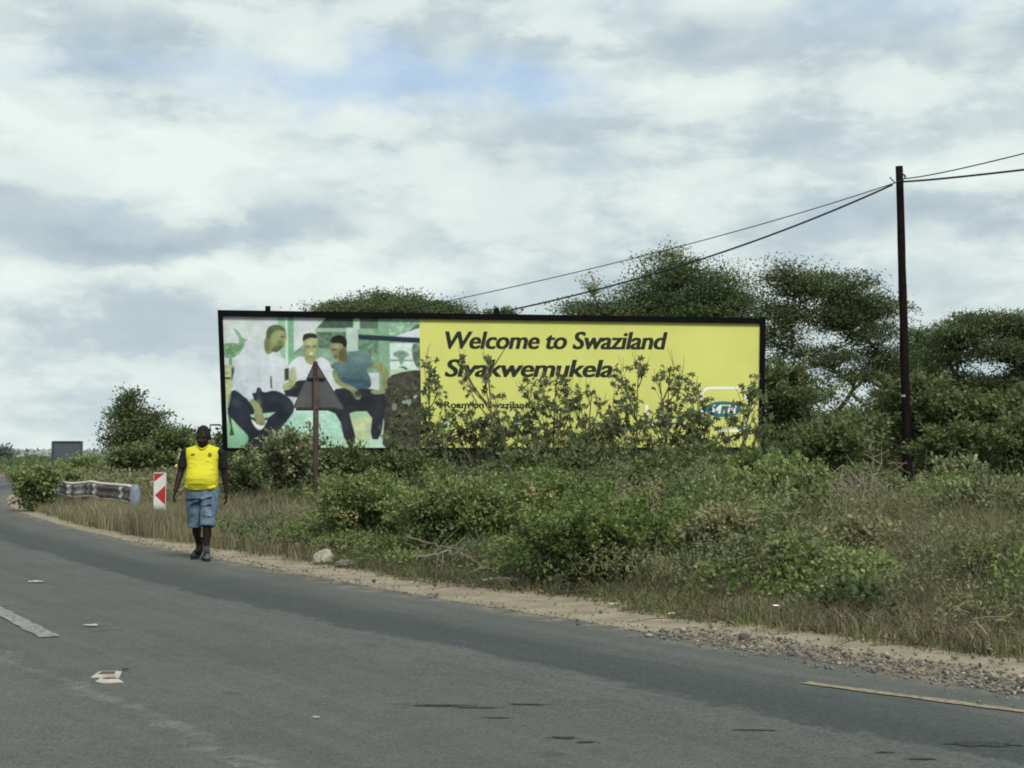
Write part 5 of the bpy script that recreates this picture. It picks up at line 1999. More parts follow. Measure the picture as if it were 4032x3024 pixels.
SHR = [
    # far left and behind the barrier
    ('shrub', 'dark rounded bush at the road edge left of the barrier', 37.0, 45, 240, 1850, G_MID, 3200, .10, 1),
    ('shrub', 'low green bush swallowing the far end of the barrier', 40.5, 150, 330, 1862, G_MID, 2600, .10, 2),
    ('shrub', 'green hedge-like shrub behind the red and white marker', 46.0, 390, 640, 1770, G_DARK, 4200, .12, 3),
    ('shrub', 'tall green shrub between the walking man and the lone tree', 47.0, 600, 800, 1705, G_DARK, 3800, .12, 4),
    ('shrub', 'dark green shrub right behind the walking man', 44.0, 740, 920, 1752, G_MID, 3200, .12, 5),
    ('shrub', 'low bush at the foot of the distant grey board', 62.0, 250, 440, 1812, G_MID, 2200, .14, 6),
    # under the billboard's left end
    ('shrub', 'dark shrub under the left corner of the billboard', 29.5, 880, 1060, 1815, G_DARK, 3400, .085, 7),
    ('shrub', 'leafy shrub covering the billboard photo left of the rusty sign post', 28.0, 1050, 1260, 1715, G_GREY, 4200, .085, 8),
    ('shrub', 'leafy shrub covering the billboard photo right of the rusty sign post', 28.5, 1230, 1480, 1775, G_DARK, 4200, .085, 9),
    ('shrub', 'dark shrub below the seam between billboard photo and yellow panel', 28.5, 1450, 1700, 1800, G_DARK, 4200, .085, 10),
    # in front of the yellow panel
    ('shrub', 'dark green shrub under the middle of the yellow panel', 27.0, 1900, 2230, 1815, G_DARK, 5200, .085, 11),
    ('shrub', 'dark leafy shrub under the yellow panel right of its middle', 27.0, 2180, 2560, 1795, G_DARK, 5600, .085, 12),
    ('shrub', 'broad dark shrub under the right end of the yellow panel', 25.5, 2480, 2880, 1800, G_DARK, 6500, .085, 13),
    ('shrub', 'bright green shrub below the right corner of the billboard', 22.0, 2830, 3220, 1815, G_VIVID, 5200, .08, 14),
    # foreground creepers
    ('creeper_mound', 'mound of green creeper in front of the rusty sign post', 20.5, 1240, 1640, 1910, G_MID, 8500, .058, 15),
    ('creeper_mound', 'leafy creeper mound above the fallen dead branch', 18.6, 1560, 2010, 1935, G_MID, 9500, .055, 16),
    ('creeper_mound', 'vivid green creeper mound closest to the road in mid picture', 15.6, 2030, 2680, 2030, G_VIVID, 12000, .052, 17),
    ('creeper_mound', 'green creeper mound behind the vivid one, topped by dry flowers', 19.0, 1930, 2420, 1935, G_VIVID, 9000, .055, 18),
    ('shrub', 'deep green bush standing left of the dry brown bush', 19.5, 2540, 3060, 1900, G_MID, 9500, .062, 19),
    # right hand side
    ('dry_bush', 'dry brownish twiggy bush in front of the dark pole', 17.5, 3230, 3520, 1945, G_OLIVE, 3000, .05, 20),
    ('shrub', 'grey green bush at the lower right edge of the picture', 15.5, 3620, 4120, 1935, G_GREY, 9000, .06, 21),
    ('shrub', 'dark green bush just left of the foot of the dark pole', 24.0, 3270, 3520, 1870, G_DARK, 6500, .085, 22),
    ('shrub', 'pale leafy bush right of the foot of the dark pole', 22.0, 3650, 3960, 1850, G_GREY, 5000, .09, 23),
    ('shrub', 'olive weed clump below the bright green shrub', 17.5, 2900, 3260, 1985, G_OLIVE, 6000, .06, 24),
    ('weed_clump', 'olive weed clump right of the vivid creeper mound', 15.0, 2660, 3020, 2030, G_OLIVE, 6000, .055, 33),
    ('weed_clump', 'olive weed clump in front of the dry brown bush', 14.0, 3240, 3620, 2080, G_OLIVE, 6000, .055, 34),
    ('weed_clump', 'green weed clump at the right edge under the grey green bush', 12.6, 3660, 4140, 2170, G_MID, 7000, .05, 35),
    ('weed_clump', 'low green weed clump between the two olive clumps', 13.4, 2960, 3330, 2160, G_MID, 5500, .05, 36),
    ('shrub', 'dark shrub rising in front of the right half of the yellow panel', 20.0, 2440, 2800, 1835, G_DARK, 8500, .065, 37),
    ('shrub', 'mid green shrub below and right of the billboard corner', 19.0, 2930, 3290, 1865, G_MID, 8500, .065, 38),
    ('shrub', 'dark shrub filling the hollow left of the pole foot', 20.5, 3250, 3560, 1890, G_DARK, 7500, .065, 39),
    ('shrub', 'olive green shrub between the pole foot and the grey green bush', 17.6, 3540, 3900, 1925, G_MID, 8500, .06, 40),
    ('shrub', 'olive shrub behind the grey green bush at the right edge', 17.5, 3830, 4170, 1915, G_OLIVE, 8500, .06, 41),
    # dark backdrop at the right
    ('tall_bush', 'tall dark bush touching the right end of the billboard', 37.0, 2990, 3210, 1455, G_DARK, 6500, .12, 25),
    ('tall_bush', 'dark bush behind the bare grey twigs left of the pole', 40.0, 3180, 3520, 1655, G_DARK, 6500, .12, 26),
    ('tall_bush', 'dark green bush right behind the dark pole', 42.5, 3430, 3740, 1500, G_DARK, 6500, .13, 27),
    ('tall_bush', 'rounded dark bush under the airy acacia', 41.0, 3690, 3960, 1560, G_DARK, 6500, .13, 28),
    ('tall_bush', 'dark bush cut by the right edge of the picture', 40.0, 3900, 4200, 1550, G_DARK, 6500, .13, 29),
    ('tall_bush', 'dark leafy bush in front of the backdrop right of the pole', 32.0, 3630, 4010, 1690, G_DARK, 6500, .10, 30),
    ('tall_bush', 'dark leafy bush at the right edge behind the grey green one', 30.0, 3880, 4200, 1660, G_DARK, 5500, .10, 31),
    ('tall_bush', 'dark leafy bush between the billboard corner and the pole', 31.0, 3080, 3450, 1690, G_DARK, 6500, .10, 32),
]
for (nm, lab, d, x0, x1, yt, mt, n, lf, sd) in SHR:
    shrub(nm, lab, 'bush', d, x0, x1, yt, mt, n, lf, .55, 18 if nm == 'creeper_mound' else 12, 'bushes in the roadside scrub', sd, stem_mat=M_TWIG if nm == 'dry_bush' else None)


def bare_bush(label, d, x0, x1, ybase, ytop, n, seed):
    rg = np.random.default_rng(seed)
    g = PX((x0 + x1) / 2, 1800, d)
    gz = float(ground_z(g.x, d))
    root = thing('bare_bush', (g.x, d, gz), label, 'bush', 'leafless twiggy bushes')
    T = Tubes(4)
    H = PX(0, ytop, d).z - gz
    W = (x1 - x0) / 2 / F * d
    for k in range(n):
        a = rg.uniform(-1, 1)
        e = np.array([a * W, rg.uniform(-1, 1) * W * .6, H * rg.uniform(.6, 1.0) * (1 - .35 * abs(a))])
        b0 = np.array([rg.normal() * .1, rg.normal() * .1, -.05])
        cur = bezier(b0, e * np.array([.25, .25, .6]) + rg.normal(size=3) * .1, e, 9)
        T.add(cur, .022, .006)
        for _ in range(7):
            s = cur[rg.integers(3, 8)]
            e2 = s + unit(rg.normal(size=3) + np.array([a * .6, 0, .9])) * rg.uniform(.25, .7)
            c2 = bezier(s, (s + e2) / 2 + rg.normal(size=3) * .05, e2, 5)
            T.add(c2, .011, .004)
            for __ in range(3):
                s2 = c2[rg.integers(2, 5)]
                T.add(np.stack([s2, s2 + unit(rg.normal(size=3) + np.array([0, 0, .6])) * rg.uniform(.12, .3)]), .006, .003)
    T.build('twigs', M_TWIG, root)


bare_bush('bare grey twigs rising behind the bright shrub left of the pole', 35.5, 3150, 3450, 1800, 1600, 26, 3)
bare_bush('brown leafless twigs tangled over the dry bush before the pole', 17.3, 3250, 3520, 2150, 1935, 24, 5)


# ------------------------------------------------------------------ palmate-leaved plants before the billboard
def palmate_mesh(name, lobes, seed, mat):
    rg = np.random.default_rng(seed)
    bm = bmesh.new()
    c = bm.verts.new((0, 0, 0))
    out = []
    span = math.radians(285)
    for i in range(lobes):
        a = -span / 2 + span * i / (lobes - 1) + math.pi / 2
        ln = (.52 + .10 * math.sin(math.pi * i / (lobes - 1))) * rg.uniform(.88, 1.1)
        da = span / (lobes - 1) / 2
        if i == 0:
            out.append((a - da * .7, .17))
        out.append((a - da * .55, ln * .60))
        out.append((a, ln))
        out.append((a + da * .55, ln * .60))
        out.append((a + da, .25 if i < lobes - 1 else .16))
    vs_ = [bm.verts.new((math.cos(a) * r, math.sin(a) * r, -.25 * r * r + .05 * math.sin(a * 5))) for a, r in out]
    for i in range(len(vs_) - 1):
        bm.faces.new((c, vs_[i], vs_[i + 1]))
    me = bpy.data.meshes.new(name)
    bm.to_mesh(me)
    bm.free()
    at = me.attributes.new('tint', 'FLOAT', 'FACE')
    at.data.foreach_set('value', np.full(len(me.polygons), rg.uniform(.1, .9), np.float32))
    me.materials.append(mat)
    return me


LEAFV = [palmate_mesh('leaf', 5 + (k % 3), k, G_CASTOR if k < 10 else G_CASTOR_B) for k in range(11)]


def castor(label, d, stem_px, tips, seed, nper=7, size=.150, stick=()):
    """tips: (x, y, radius) clusters of leaves in photograph pixels"""
    rg = np.random.default_rng(seed)
    g = PX(stem_px, 1800, d)
    gz = float(ground_z(g.x, d))
    root = thing('palmate_plant', (g.x, d, gz), label, 'plant', 'star-leaved plants in front of the billboard')
    org = np.array(root.location)
    T = Tubes(5)
    base = np.array([0, 0, -.1])
    spots = []
    tips = sorted(tips, key=lambda t: t[1])
    main = np.array(PX(tips[0][0], tips[0][1], d)) - org
    trunk = bezier(base, np.array([main[0] * .2, rg.normal() * .1, main[2] * .5]), main, 14)
    T.add(trunk, .024, .008)
    for (tx, ty, rad) in tips:
        p = np.array(PX(tx, ty, d)) - org + np.array([0, rg.uniform(-.4, .35), 0])
        lowz = [q_ for q_ in trunk if q_[2] < p[2] - .15] or [trunk[3]]
        s = lowz[-1 if len(lowz) < 3 else rg.integers(max(0, len(lowz) - 4), len(lowz))]
        cur = bezier(s, (s + p) / 2 + np.array([(p[0] - s[0]) * .2, 0, -.05]), p, 7)
        T.add(cur, .016, .006)
        r = rad / F * d
        for k in range(max(6, int(2.1 * nper * (rad / 45.0) ** 1.2))):
            v = unit(rg.normal(size=3)) * rg.random() ** .5 * np.array([r, r * .8, r * .95]) * 1.25
            s2 = cur[rg.integers(3, 7)]
            e = p + v
            T.add(bezier(s2, (s2 + e) / 2 + np.array([0, 0, .04]), e, 4), .005, .003)
            spots.append(e)
    xs_ = [t[0] for t in tips]
    for _ in range(len(tips) * 2):
        tx, ty = rg.uniform(min(xs_) - 35, max(xs_) + 35), rg.uniform(1620, 1775)
        p = np.array(PX(tx, ty, d)) - org + np.array([0, rg.uniform(-.5, .4), 0])
        s = trunk[rg.integers(2, 7)]
        cur = bezier(s, (s + p) / 2 + rg.normal(size=3) * .06, p, 7)
        T.add(cur, .010, .004)
        for k in range(rg.integers(3, 8)):
            e = p + rg.normal(size=3) * .13
            T.add(bezier(cur[rg.integers(3, 7)], p, e, 3), .004, .0025)
            spots.append(e)
    # thin bare flower spikes above the leaves
    for (tx, ty, rad) in tips[:4]:
        p = np.array(PX(tx + rg.uniform(-20, 20), ty, d)) - org
        for _ in range(2):
            e = p + np.array([rg.normal() * .07, 0, rg.uniform(.22, .42)])
            T.add(bezier(p, (p + e) / 2 + rg.normal(size=3) * .02, e, 4), .006, .003)
    for pts in stick:
        T.add(np.array([np.array(PX(*q_, d)) - org for q_ in pts]), .022, .008)
    T.build('stem', M_STEM, root)
    if len(spots) > 290:
        spots = [spots[q_] for q_ in rg.choice(len(spots), 290, replace=False)]
    for e in spots:
        lf = bpy.data.objects.new('leaf', LEAFV[rg.integers(len(LEAFV))])
        C.objects.link(lf)
        lf.parent = root
        lf.location = e
        sc = size * rg.uniform(.6, 1.3)
        lf.scale = (sc, sc, sc)
        lf.rotation_euler = (rg.uniform(.5, 1.75), rg.uniform(-.7, .7), rg.uniform(-1.3, 1.3))


castor('slender star-leaved plant against the left edge of the yellow panel', 29.6, 1690,
       [(1688, 1425, 34), (1702, 1470, 36), (1690, 1525, 38), (1720, 1555, 40), (1675, 1610, 40), (1668, 1680, 44), (1712, 1720, 46), (1680, 1745, 40)], 1)
castor('thin star-leaved stem crossing the word Swaziland over a bare stick', 29.4, 1950,
       [(1818, 1425, 26), (1835, 1490, 26), (1905, 1480, 34), (1920, 1420, 20), (1848, 1530, 24), (1960, 1555, 24), (1915, 1520, 28)], 2, 5,
       stick=([(1995, 1800), (1930, 1620), (1870, 1530), (1808, 1440)], [(1900, 1545), (1945, 1440), (1990, 1370)]))
castor('low star-leaved plant left of centre at the foot of the yellow panel', 29.8, 1900,
       [(1770, 1660, 36), (1815, 1700, 46), (1855, 1650, 34), (1905, 1690, 44), (1950, 1660, 46), (1985, 1720, 50), (1770, 1735, 42), (1870, 1735, 46), (1940, 1745, 44)], 3)
castor('dense star-leaved plant covering the middle letters of the second line', 29.5, 2170,
       [(2190, 1495, 52), (2130, 1520, 52), (2075, 1545, 46), (2230, 1545, 50), (2160, 1580, 58), (2100, 1610, 58), (2210, 1620, 60), (2060, 1650, 52), (2140, 1670, 64), (2220, 1690, 62), (2060, 1720, 56), (2150, 1740, 60)], 4, 9)
castor('small star-leaved plant beside the dense one on its right', 29.9, 2300,
       [(2280, 1560, 36), (2330, 1545, 30), (2265, 1610, 44), (2310, 1660, 46), (2370, 1590, 32), (2350, 1720, 48), (2290, 1735, 48), (2395, 1640, 36), (2430, 1600, 36)], 5, 7)
castor('tall star-leaved plant just right of the full stop', 29.3, 2500,
       [(2515, 1440, 32), (2445, 1465, 36), (2475, 1530, 44), (2525, 1475, 30), (2440, 1520, 30), (2490, 1600, 40), (2440, 1680, 48), (2500, 1700, 50), (2400, 1720, 42)], 6, 7)
castor('tall star-leaved plant midway between full stop and logo', 29.6, 2610,
       [(2640, 1450, 30), (2690, 1480, 36), (2665, 1535, 46), (2600, 1500, 30), (2650, 1580, 40), (2610, 1650, 46), (2560, 1710, 52), (2655, 1700, 52), (2695, 1620, 32)], 7, 7,
       stick=([(2600, 1600), (2635, 1520), (2660, 1470)],))
castor('star-leaved plant touching the left side of the blue logo', 29.8, 2760,
       [(2750, 1530, 36), (2725, 1570, 34), (2770, 1600, 32), (2720, 1660, 40), (2780, 1660, 40), (2760, 1720, 50), (2700, 1745, 46)], 8, 7)
castor('leaning star-leaved plant at the right corner of the yellow panel', 29.2, 2900,
       [(2965, 1525, 42), (2940, 1565, 38), (2985, 1560, 30), (2925, 1600, 26), (2890, 1660, 26), (2945, 1680, 24), (2850, 1740, 40), (2985, 1700, 26)], 9, 7,
       stick=([(2760, 1775), (2880, 1720), (2960, 1695), (3010, 1670)], [(2900, 1790), (2945, 1710), (3000, 1650)]))
castor('straggly plant with a long pale bare stick before the photo panel', 29.0, 1640,
       [(1600, 1600, 40), (1640, 1650, 44), (1575, 1660, 34), (1560, 1560, 28), (1620, 1540, 26)], 10, 6, stick=([(1690, 1860), (1640, 1795), (1573, 1700), (1560, 1660)],))


# ------------------------------------------------------------------ undergrowth and grass
def sample_area(n, y0, y1, t0, t1, px0=-200, px1=5200, power=1.0, keep=None):
    """points beside the road, inside the width of the view plus a margin"""
    out = []
    got = 0
    while got < n:
        y = y0 + (y1 - y0) * RNG.random(n * 2) ** power
        t = t0 + (t1 - t0) * RNG.random(n * 2)
        x, yy = along(y, t)
        pxs = 2016 + F * x / np.maximum(yy, 1)
        ok = (pxs > px0) & (pxs < px1) & (yy > 5)
        p = np.stack([x, yy, t, pxs], 1)[ok]
        if keep is not None:
            p = p[RNG.random(len(p)) < keep(p[:, 0], p[:, 1], p[:, 2], p[:, 3])]
        out.append(p)
        got += len(p)
    return np.concatenate(out)[:n]


def sand_w(y):
    return np.interp(y, [8, 12, 20, 30, 40], [1.08, 1.0, .8, .5, .35])


# leafy scrub: a mass nobody could count, made of many small mounds of different plants
NM = 760
mc = sample_area(NM, 9.0, 31, 1.2, 13, 900, 5200, 1.25)
m_r = RNG.uniform(.35, 1.0, NM) * (.75 + .02 * mc[:, 1])
m_h = RNG.uniform(.45, 1.0, NM) * (.42 + .58 * sstep(.9, 4.0, mc[:, 2])) * (.75 + .25 * sstep(1000, 1400, mc[:, 3])) * (1 + .12 * sstep(2500, 3000, mc[:, 3])) * (1 - .42 * sstep(15.5, 20, mc[:, 1]) * sstep(2700, 3050, mc[:, 3]))
m_tint = RNG.uniform(-.26, .26, NM)
m_cls = np.empty(NM, int)
for i in range(NM):
    px, yy = mc[i, 3], mc[i, 1]
    if px < 1250:
        pr = [.35, .05, .40, .10, .10]
    elif px < 2350:
        pr = [.45, .30, .15, .05, .05]
    elif px < 2900:
        pr = [.42, .16, .27, .08, .07]
    else:
        pr = [.24, .08, .56, .05, .07]
    pr = np.array(pr) + np.array([0, 0, 0, 0, .5 * (yy > 21) + 1.6 * (yy > 17.5) * (px > 2850)])
    m_cls[i] = RNG.choice(5, p=pr / pr.sum())


def scrub(x, y, t):
    H = np.full(len(x), -1.0)
    who = np.zeros(len(x), int)
    for i in range(NM):
        q2 = ((x - mc[i, 0]) ** 2 + (y - mc[i, 1]) ** 2) / m_r[i] ** 2
        h = m_h[i] * (1 - q2 * .8)
        b_ = h > H
        H[b_] = h[b_]
        who[b_] = i
    base = (.12 + .30 * fbm(x, y, .9, 23)) * sstep(.5, 3.5, t)
    return np.maximum(H, base), who


pt = sample_area(500000, 8.5, 32, 1.0, 13, 850, 5200, 1.35, lambda x, y, t, p: sstep(-.1, .8, t - sand_w(y) - .15))
hh, who = scrub(pt[:, 0], pt[:, 1], pt[:, 2])
u = np.where(RNG.random(len(pt)) < .75, 1 - .42 * RNG.random(len(pt)) ** 1.6, RNG.random(len(pt)))
zz = ground_z(pt[:, 0], pt[:, 1]) + hh * u * RNG.uniform(.9, 1.12, len(pt)) + .02
P_ = np.stack([pt[:, 0], pt[:, 1], zz], 1)
D_ = RNG.normal(size=(len(pt), 3)) + np.array([0, -.3, .4])
cls = m_cls[who]
tint = np.clip(RNG.normal(.45, .18, len(pt)) + m_tint[who], 0, 1)
L_ = RNG.uniform(.030, .072, len(pt)) * np.array([.95, 1.0, .95, .8, 1.25])[cls] * (.7 + .02 * pt[:, 1])
asp = np.array([.55, .6, .26, .42, .55])[cls]
for c, nm, mt, lab in ((0, 'leafy_undergrowth', G_MID, 'tangled green leafy undergrowth filling the slope below the billboard'),
                       (1, 'fresh_creeper', G_VIVID, 'fresh bright green creeper spreading over the scrub'),
                       (2, 'weedy_undergrowth', G_OLIVE, 'olive and brownish weeds tangled through the roadside scrub'),
                       (3, 'grey_weeds', G_GREY, 'grey green small-leaved weeds among the scrub at right'),
                       (4, 'dark_undergrowth', G_DARK, 'dark leafy undergrowth at the foot of the billboard')):
    sel = cls == c
    tag(leaves(nm, P_[sel], D_[sel], L_[sel], L_[sel] * asp[sel], tint[sel], mt, up=.7), lab, 'undergrowth', kind='stuff')

# thicket behind the billboard, seen below its lower edge
n = 30000
uu = RNG.uniform(-.02, 1.25, n)
P_ = np.array(bBL)[None] * (1 - uu[:, None]) + np.array(bBR)[None] * uu[:, None] - np.array(b_n)[None] * RNG.uniform(.8, 4.5, n)[:, None]
P_[:, 2] = ground_z(P_[:, 0], P_[:, 1]) + RNG.random(n) ** .7 * (1.5 + .6 * fbm(P_[:, 0], P_[:, 1], .5, 88))
tag(leaves('thicket', P_, RNG.normal(size=(n, 3)) + np.array([0, 0, .4]), RNG.uniform(.08, .16, n), RNG.uniform(.04, .08, n), np.clip(RNG.normal(.4, .2, n), 0, 1), G_DARK, up=.7),
    'dark thicket behind and below the billboard', 'thicket', kind='stuff')

# farther wood closing the low gaps between the trunks at the right
n = 38000
dd_ = RNG.uniform(66, 84, n)
pxs_ = RNG.uniform(2920, 5300, n)
xw = (pxs_ - 2016) / F * dd_
top_ = 2.0 + 2.6 * fbm(xw, dd_, .16, 44) ** 1.2
P_ = np.stack([xw, dd_, top_ * RNG.random(n) ** .6], 1)
tag(leaves('far_wood', P_, RNG.normal(size=(n, 3)) + np.array([0, 0, .3]), RNG.uniform(.18, .36, n), RNG.uniform(.10, .2, n), np.clip(RNG.normal(.45, .2, n), 0, 1), G_DARK, up=.7),
    'low dark wood far behind the acacias', 'wood', kind='stuff')

# dead stalks and sticks through the scrub
pt = sample_area(1100, 10, 30, 1.5, 9, 860, 5200)
sh_ = scrub(pt[:, 0], pt[:, 1], pt[:, 2])[0]
T = Tubes(3)
for i in range(len(pt)):
    x, y, t, p = pt[i]
    z0 = float(ground_z(x, y))
    h = float(sh_[i]) * RNG.uniform(.7, 1.3) + .12
    a = np.array([x, y, z0])
    e = a + np.array([RNG.normal() * .25, RNG.normal() * .2, h])
    T.add(bezier(a, (a + e) / 2 + RNG.normal(size=3) * .06, e, 4), .006, .0025)
tag(T.build('dead_stalks', M_TWIG), 'thin dead stalks poking out of the scrub', 'stalks', kind='stuff')


def grass(name, label, pts, hmin, hmax, mat, w=.011, lean=.5, tuft=1, tint_mu=.5, hmod=None):
    pts = np.repeat(pts, tuft, 0)
    n = len(pts)
    P0 = np.stack([pts[:, 0] + RNG.normal(size=n) * .05 * (tuft > 1), pts[:, 1] + RNG.normal(size=n) * .05 * (tuft > 1), np.zeros(n)], 1)
    P0[:, 2] = ground_z(P0[:, 0], P0[:, 1]) - .02
    H = RNG.uniform(hmin, hmax, n)
    if hmod is not None:
        H = H * hmod(pts)
    a = RNG.uniform(0, 2 * np.pi, n)
    ln = np.stack([np.cos(a), np.sin(a), np.zeros(n)], 1) * RNG.uniform(.1, lean, (n, 1))
    tint = np.clip(RNG.normal(tint_mu, .2, n) + (fbm(P0[:, 0], P0[:, 1], .9, 55) - .5) * .7, 0, 1)
    Wd = w * (P0[:, 1] / 18.0) ** .6 * RNG.uniform(.6, 1.4, n)
    return tag(blades(name, P0, H, ln, Wd, tint, mat), label, 'grass', kind='stuff')


fringe = lambda x, y, t, p: sstep(-.25, .35, t - sand_w(y) + (fbm(x, y, 1.1, 91) - .5) * .9)
# dry grass on the left, round the barrier and the man
pt = sample_area(20000, 19, 42, .3, 6.5, -50, 1450, 1.0, fringe)
grass('dry_grass', 'tall dry brown grass around the barrier and behind the walking man', pt, .35, .95, M_STRAW, .011, .45, 3, .40,
      lambda q_: (.40 + .60 * sstep(.2, 2.2, q_[:, 2] - sand_w(q_[:, 1]))) * (.6 + .8 * fbm(q_[:, 0], q_[:, 1], .5, 61)))
# taller tufts in front of the marker and the barrier
pt = sample_area(3500, 24.5, 31, .5, 2.2, 330, 720, 1.0)
pt[:, 0] += RNG.normal(size=len(pt)) * .05
grass('tall_dry_grass', 'taller dry tufts hiding the feet of the marker and the barrier', pt, .35, .62, M_STRAW, .011, .4, 3, .42)
# olive grass on the right
pt = sample_area(19000, 7.0, 16, .8, 6, 2250, 5200, 1.0, lambda x, y, t, p: fringe(x, y, t, p) * (.25 + .75 * sstep(2350, 2900, p)))
grass('rough_grass', 'rough olive and straw grass on the verge at lower right', pt, .22, .78, M_GRASS, .010, .8, 3, .50,
      lambda q_: (.25 + .75 * sstep(.2, 3.2, q_[:, 2] - sand_w(q_[:, 1]))) * (.55 + .9 * fbm(q_[:, 0], q_[:, 1], .6, 62)))
pt = sample_area(11500, 7.5, 14, 1.1, 5, 2450, 5200, 1.0, lambda x, y, t, p: fringe(x, y, t, p) * (.15 + .85 * (fbm(x, y, .55, 33) > .5)) * (.3 + .7 * sstep(2500, 3000, p)))
grass('straw_grass', 'tall pale straw-coloured grass leaning through the scrub at right', pt, .45, .95, M_STRAW, .009, .95, 2, .5,
      lambda q_: (.35 + .65 * sstep(.3, 3.0, q_[:, 2] - sand_w(q_[:, 1]))) * (.6 + .7 * fbm(q_[:, 0], q_[:, 1], .6, 62)))
# short fringe all along the sand
pt = sample_area(19000, 6.5, 34, .35, 2.6, -50, 5200, 1.2, fringe)
grass('verge_grass', 'short scruffy grass fringing the sandy verge', pt, .05, .24, M_VERGE, .010, 1.1, 2, .45)
# straw in the scrub
pt = sample_area(3000, 12, 28, 1.2, 8, 1250, 2600, 1.0, fringe)
grass('dry_stems', 'dry straw stems mixed into the green scrub', pt, .2, .8, M_STRAW, .007, .8, 1, .45, lambda q_: .3 + .7 * sstep(1, 4, q_[:, 2]))

# brown leaf litter at the foot of the scrub
pt = sample_area(16000, 9, 30, .6, 2.6, 850, 5200, 1.0, fringe)
P_ = np.stack([pt[:, 0], pt[:, 1], ground_z(pt[:, 0], pt[:, 1]) + .015 + RNG.random(len(pt)) * .05], 1)
D_ = RNG.normal(size=(len(pt), 3)) * np.array([1, 1, .3])
tag(leaves('leaf_litter', P_, D_, RNG.uniform(.03, .08, len(pt)), RNG.uniform(.01, .03, len(pt)), np.clip(RNG.normal(.45, .25, len(pt)), 0, 1), M_LITTER_LEAF, up=2.0),
    'brown dead leaves and twigs along the foot of the scrub', 'leaf litter', kind='stuff')

# tangle of dead twigs along the foot
pt = sample_area(2000, 9, 30, .8, 2.6, 850, 5200, 1.0, fringe)
T = Tubes(3)
for i in range(len(pt)):
    x, y, t, p = pt[i]
    a = np.array([x, y, float(ground_z(x, y)) + .01])
    e = a + np.array([RNG.normal() * .28, RNG.normal() * .2, RNG.uniform(-.02, .22)])
    T.add(bezier(a, (a + e) / 2 + np.array([0, 0, RNG.uniform(.02, .16)]), e, 4), .006, .003)
tag(T.build('twig_tangle', mat_plain('brown dead twigs', (.085, .062, .045, 1), .9, .4, 3)), 'brown dead twigs tangled along the foot of the scrub', 'twigs', kind='stuff')

# weeds behind the barrier
pt = sample_area(16000, 28, 60, 1.8, 14, -50, 900)
h2 = .55 + .6 * fbm(pt[:, 0], pt[:, 1], .35, 71)
P_ = np.stack([pt[:, 0], pt[:, 1], ground_z(pt[:, 0], pt[:, 1]) + h2 * RNG.random(len(pt)) ** .5], 1)
tag(leaves('roadside_weeds', P_, RNG.normal(size=(len(pt), 3)) + np.array([0, 0, .5]), RNG.uniform(.08, .18, len(pt)), RNG.uniform(.04, .08, len(pt)),
           np.clip(RNG.normal(.4, .25, len(pt)), 0, 1), G_OLIVE, up=.7), 'mixed olive weeds behind the crash barrier', 'weeds', kind='stuff')

# far field at the left and distant tree line
n = 26000
yy = RNG.uniform(125, 260, n)
xx = -.365 * yy + RNG.random(n) * (yy * .365 - .02 * yy)
ok = np.abs(edge_t(xx, yy) + 4) > 8.5
xx, yy = xx[ok], yy[ok]
P_ = np.stack([xx, yy, RNG.random(len(xx)) * .75], 1)
tag(leaves('field_crop', P_, RNG.normal(size=(len(xx), 3)) + np.array([0, 0, 1.0]), RNG.uniform(.4, .9, len(xx)), RNG.uniform(.15, .3, len(xx)),
           np.clip(RNG.normal(.5, .2, len(xx)), 0, 1), G_FIELD), 'flat green field beyond the bend of the road', 'field', kind='stuff')
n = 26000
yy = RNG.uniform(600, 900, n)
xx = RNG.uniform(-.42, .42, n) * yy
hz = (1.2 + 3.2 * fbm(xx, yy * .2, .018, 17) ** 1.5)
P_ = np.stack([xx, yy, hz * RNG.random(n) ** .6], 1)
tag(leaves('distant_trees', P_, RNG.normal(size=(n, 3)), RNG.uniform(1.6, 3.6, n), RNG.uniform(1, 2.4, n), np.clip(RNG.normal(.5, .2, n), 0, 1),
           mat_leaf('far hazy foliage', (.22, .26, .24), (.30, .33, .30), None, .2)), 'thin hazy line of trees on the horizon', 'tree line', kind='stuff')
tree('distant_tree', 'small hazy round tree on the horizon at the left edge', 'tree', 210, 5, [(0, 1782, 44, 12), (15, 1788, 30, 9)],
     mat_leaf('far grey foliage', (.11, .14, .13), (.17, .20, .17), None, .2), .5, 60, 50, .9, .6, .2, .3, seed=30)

# dry flower heads
for (lab, x, y, d, r, n) in (('pale dry flower heads above the green creeper', 2120, 1930, 18.4, 70, 90),
                             ('small pale seed heads right of the dry flowers', 2440, 1965, 18.2, 60, 60),
                             ('single yellow flower head low on the green creeper', 1378, 2030, 19.6, 26, 40)):
    c = PX(x, y, d)
    gz = float(ground_z(c.x, d))
    root = thing('flowering_weed', (c.x, d, gz), lab, 'weed', 'flowering weeds in the scrub')
    org = np.array(root.location)
    T = Tubes(4)
    Pp = []
    nst = max(3, n // 12)
    for k in range(nst):
        e = np.array(c) - org + RNG.normal(size=3) * np.array([r, r, r * .35]) / F * d * .7
        T.add(bezier(np.array([RNG.normal() * .1, 0, -.05]), e * np.array([.4, .4, .6]), e, 6), .006, .003)
        Pp.append(e + RNG.normal(size=(n // nst, 3)) * .028)
    T.build('stems', M_STEM, root)
    Pp = np.concatenate(Pp)
    leaves('flower_heads', Pp, RNG.normal(size=Pp.shape) + np.array([0, -.5, .6]), RNG.uniform(.025, .055, len(Pp)), RNG.uniform(.02, .04, len(Pp)), RNG.random(len(Pp)), M_FLOWER, root)


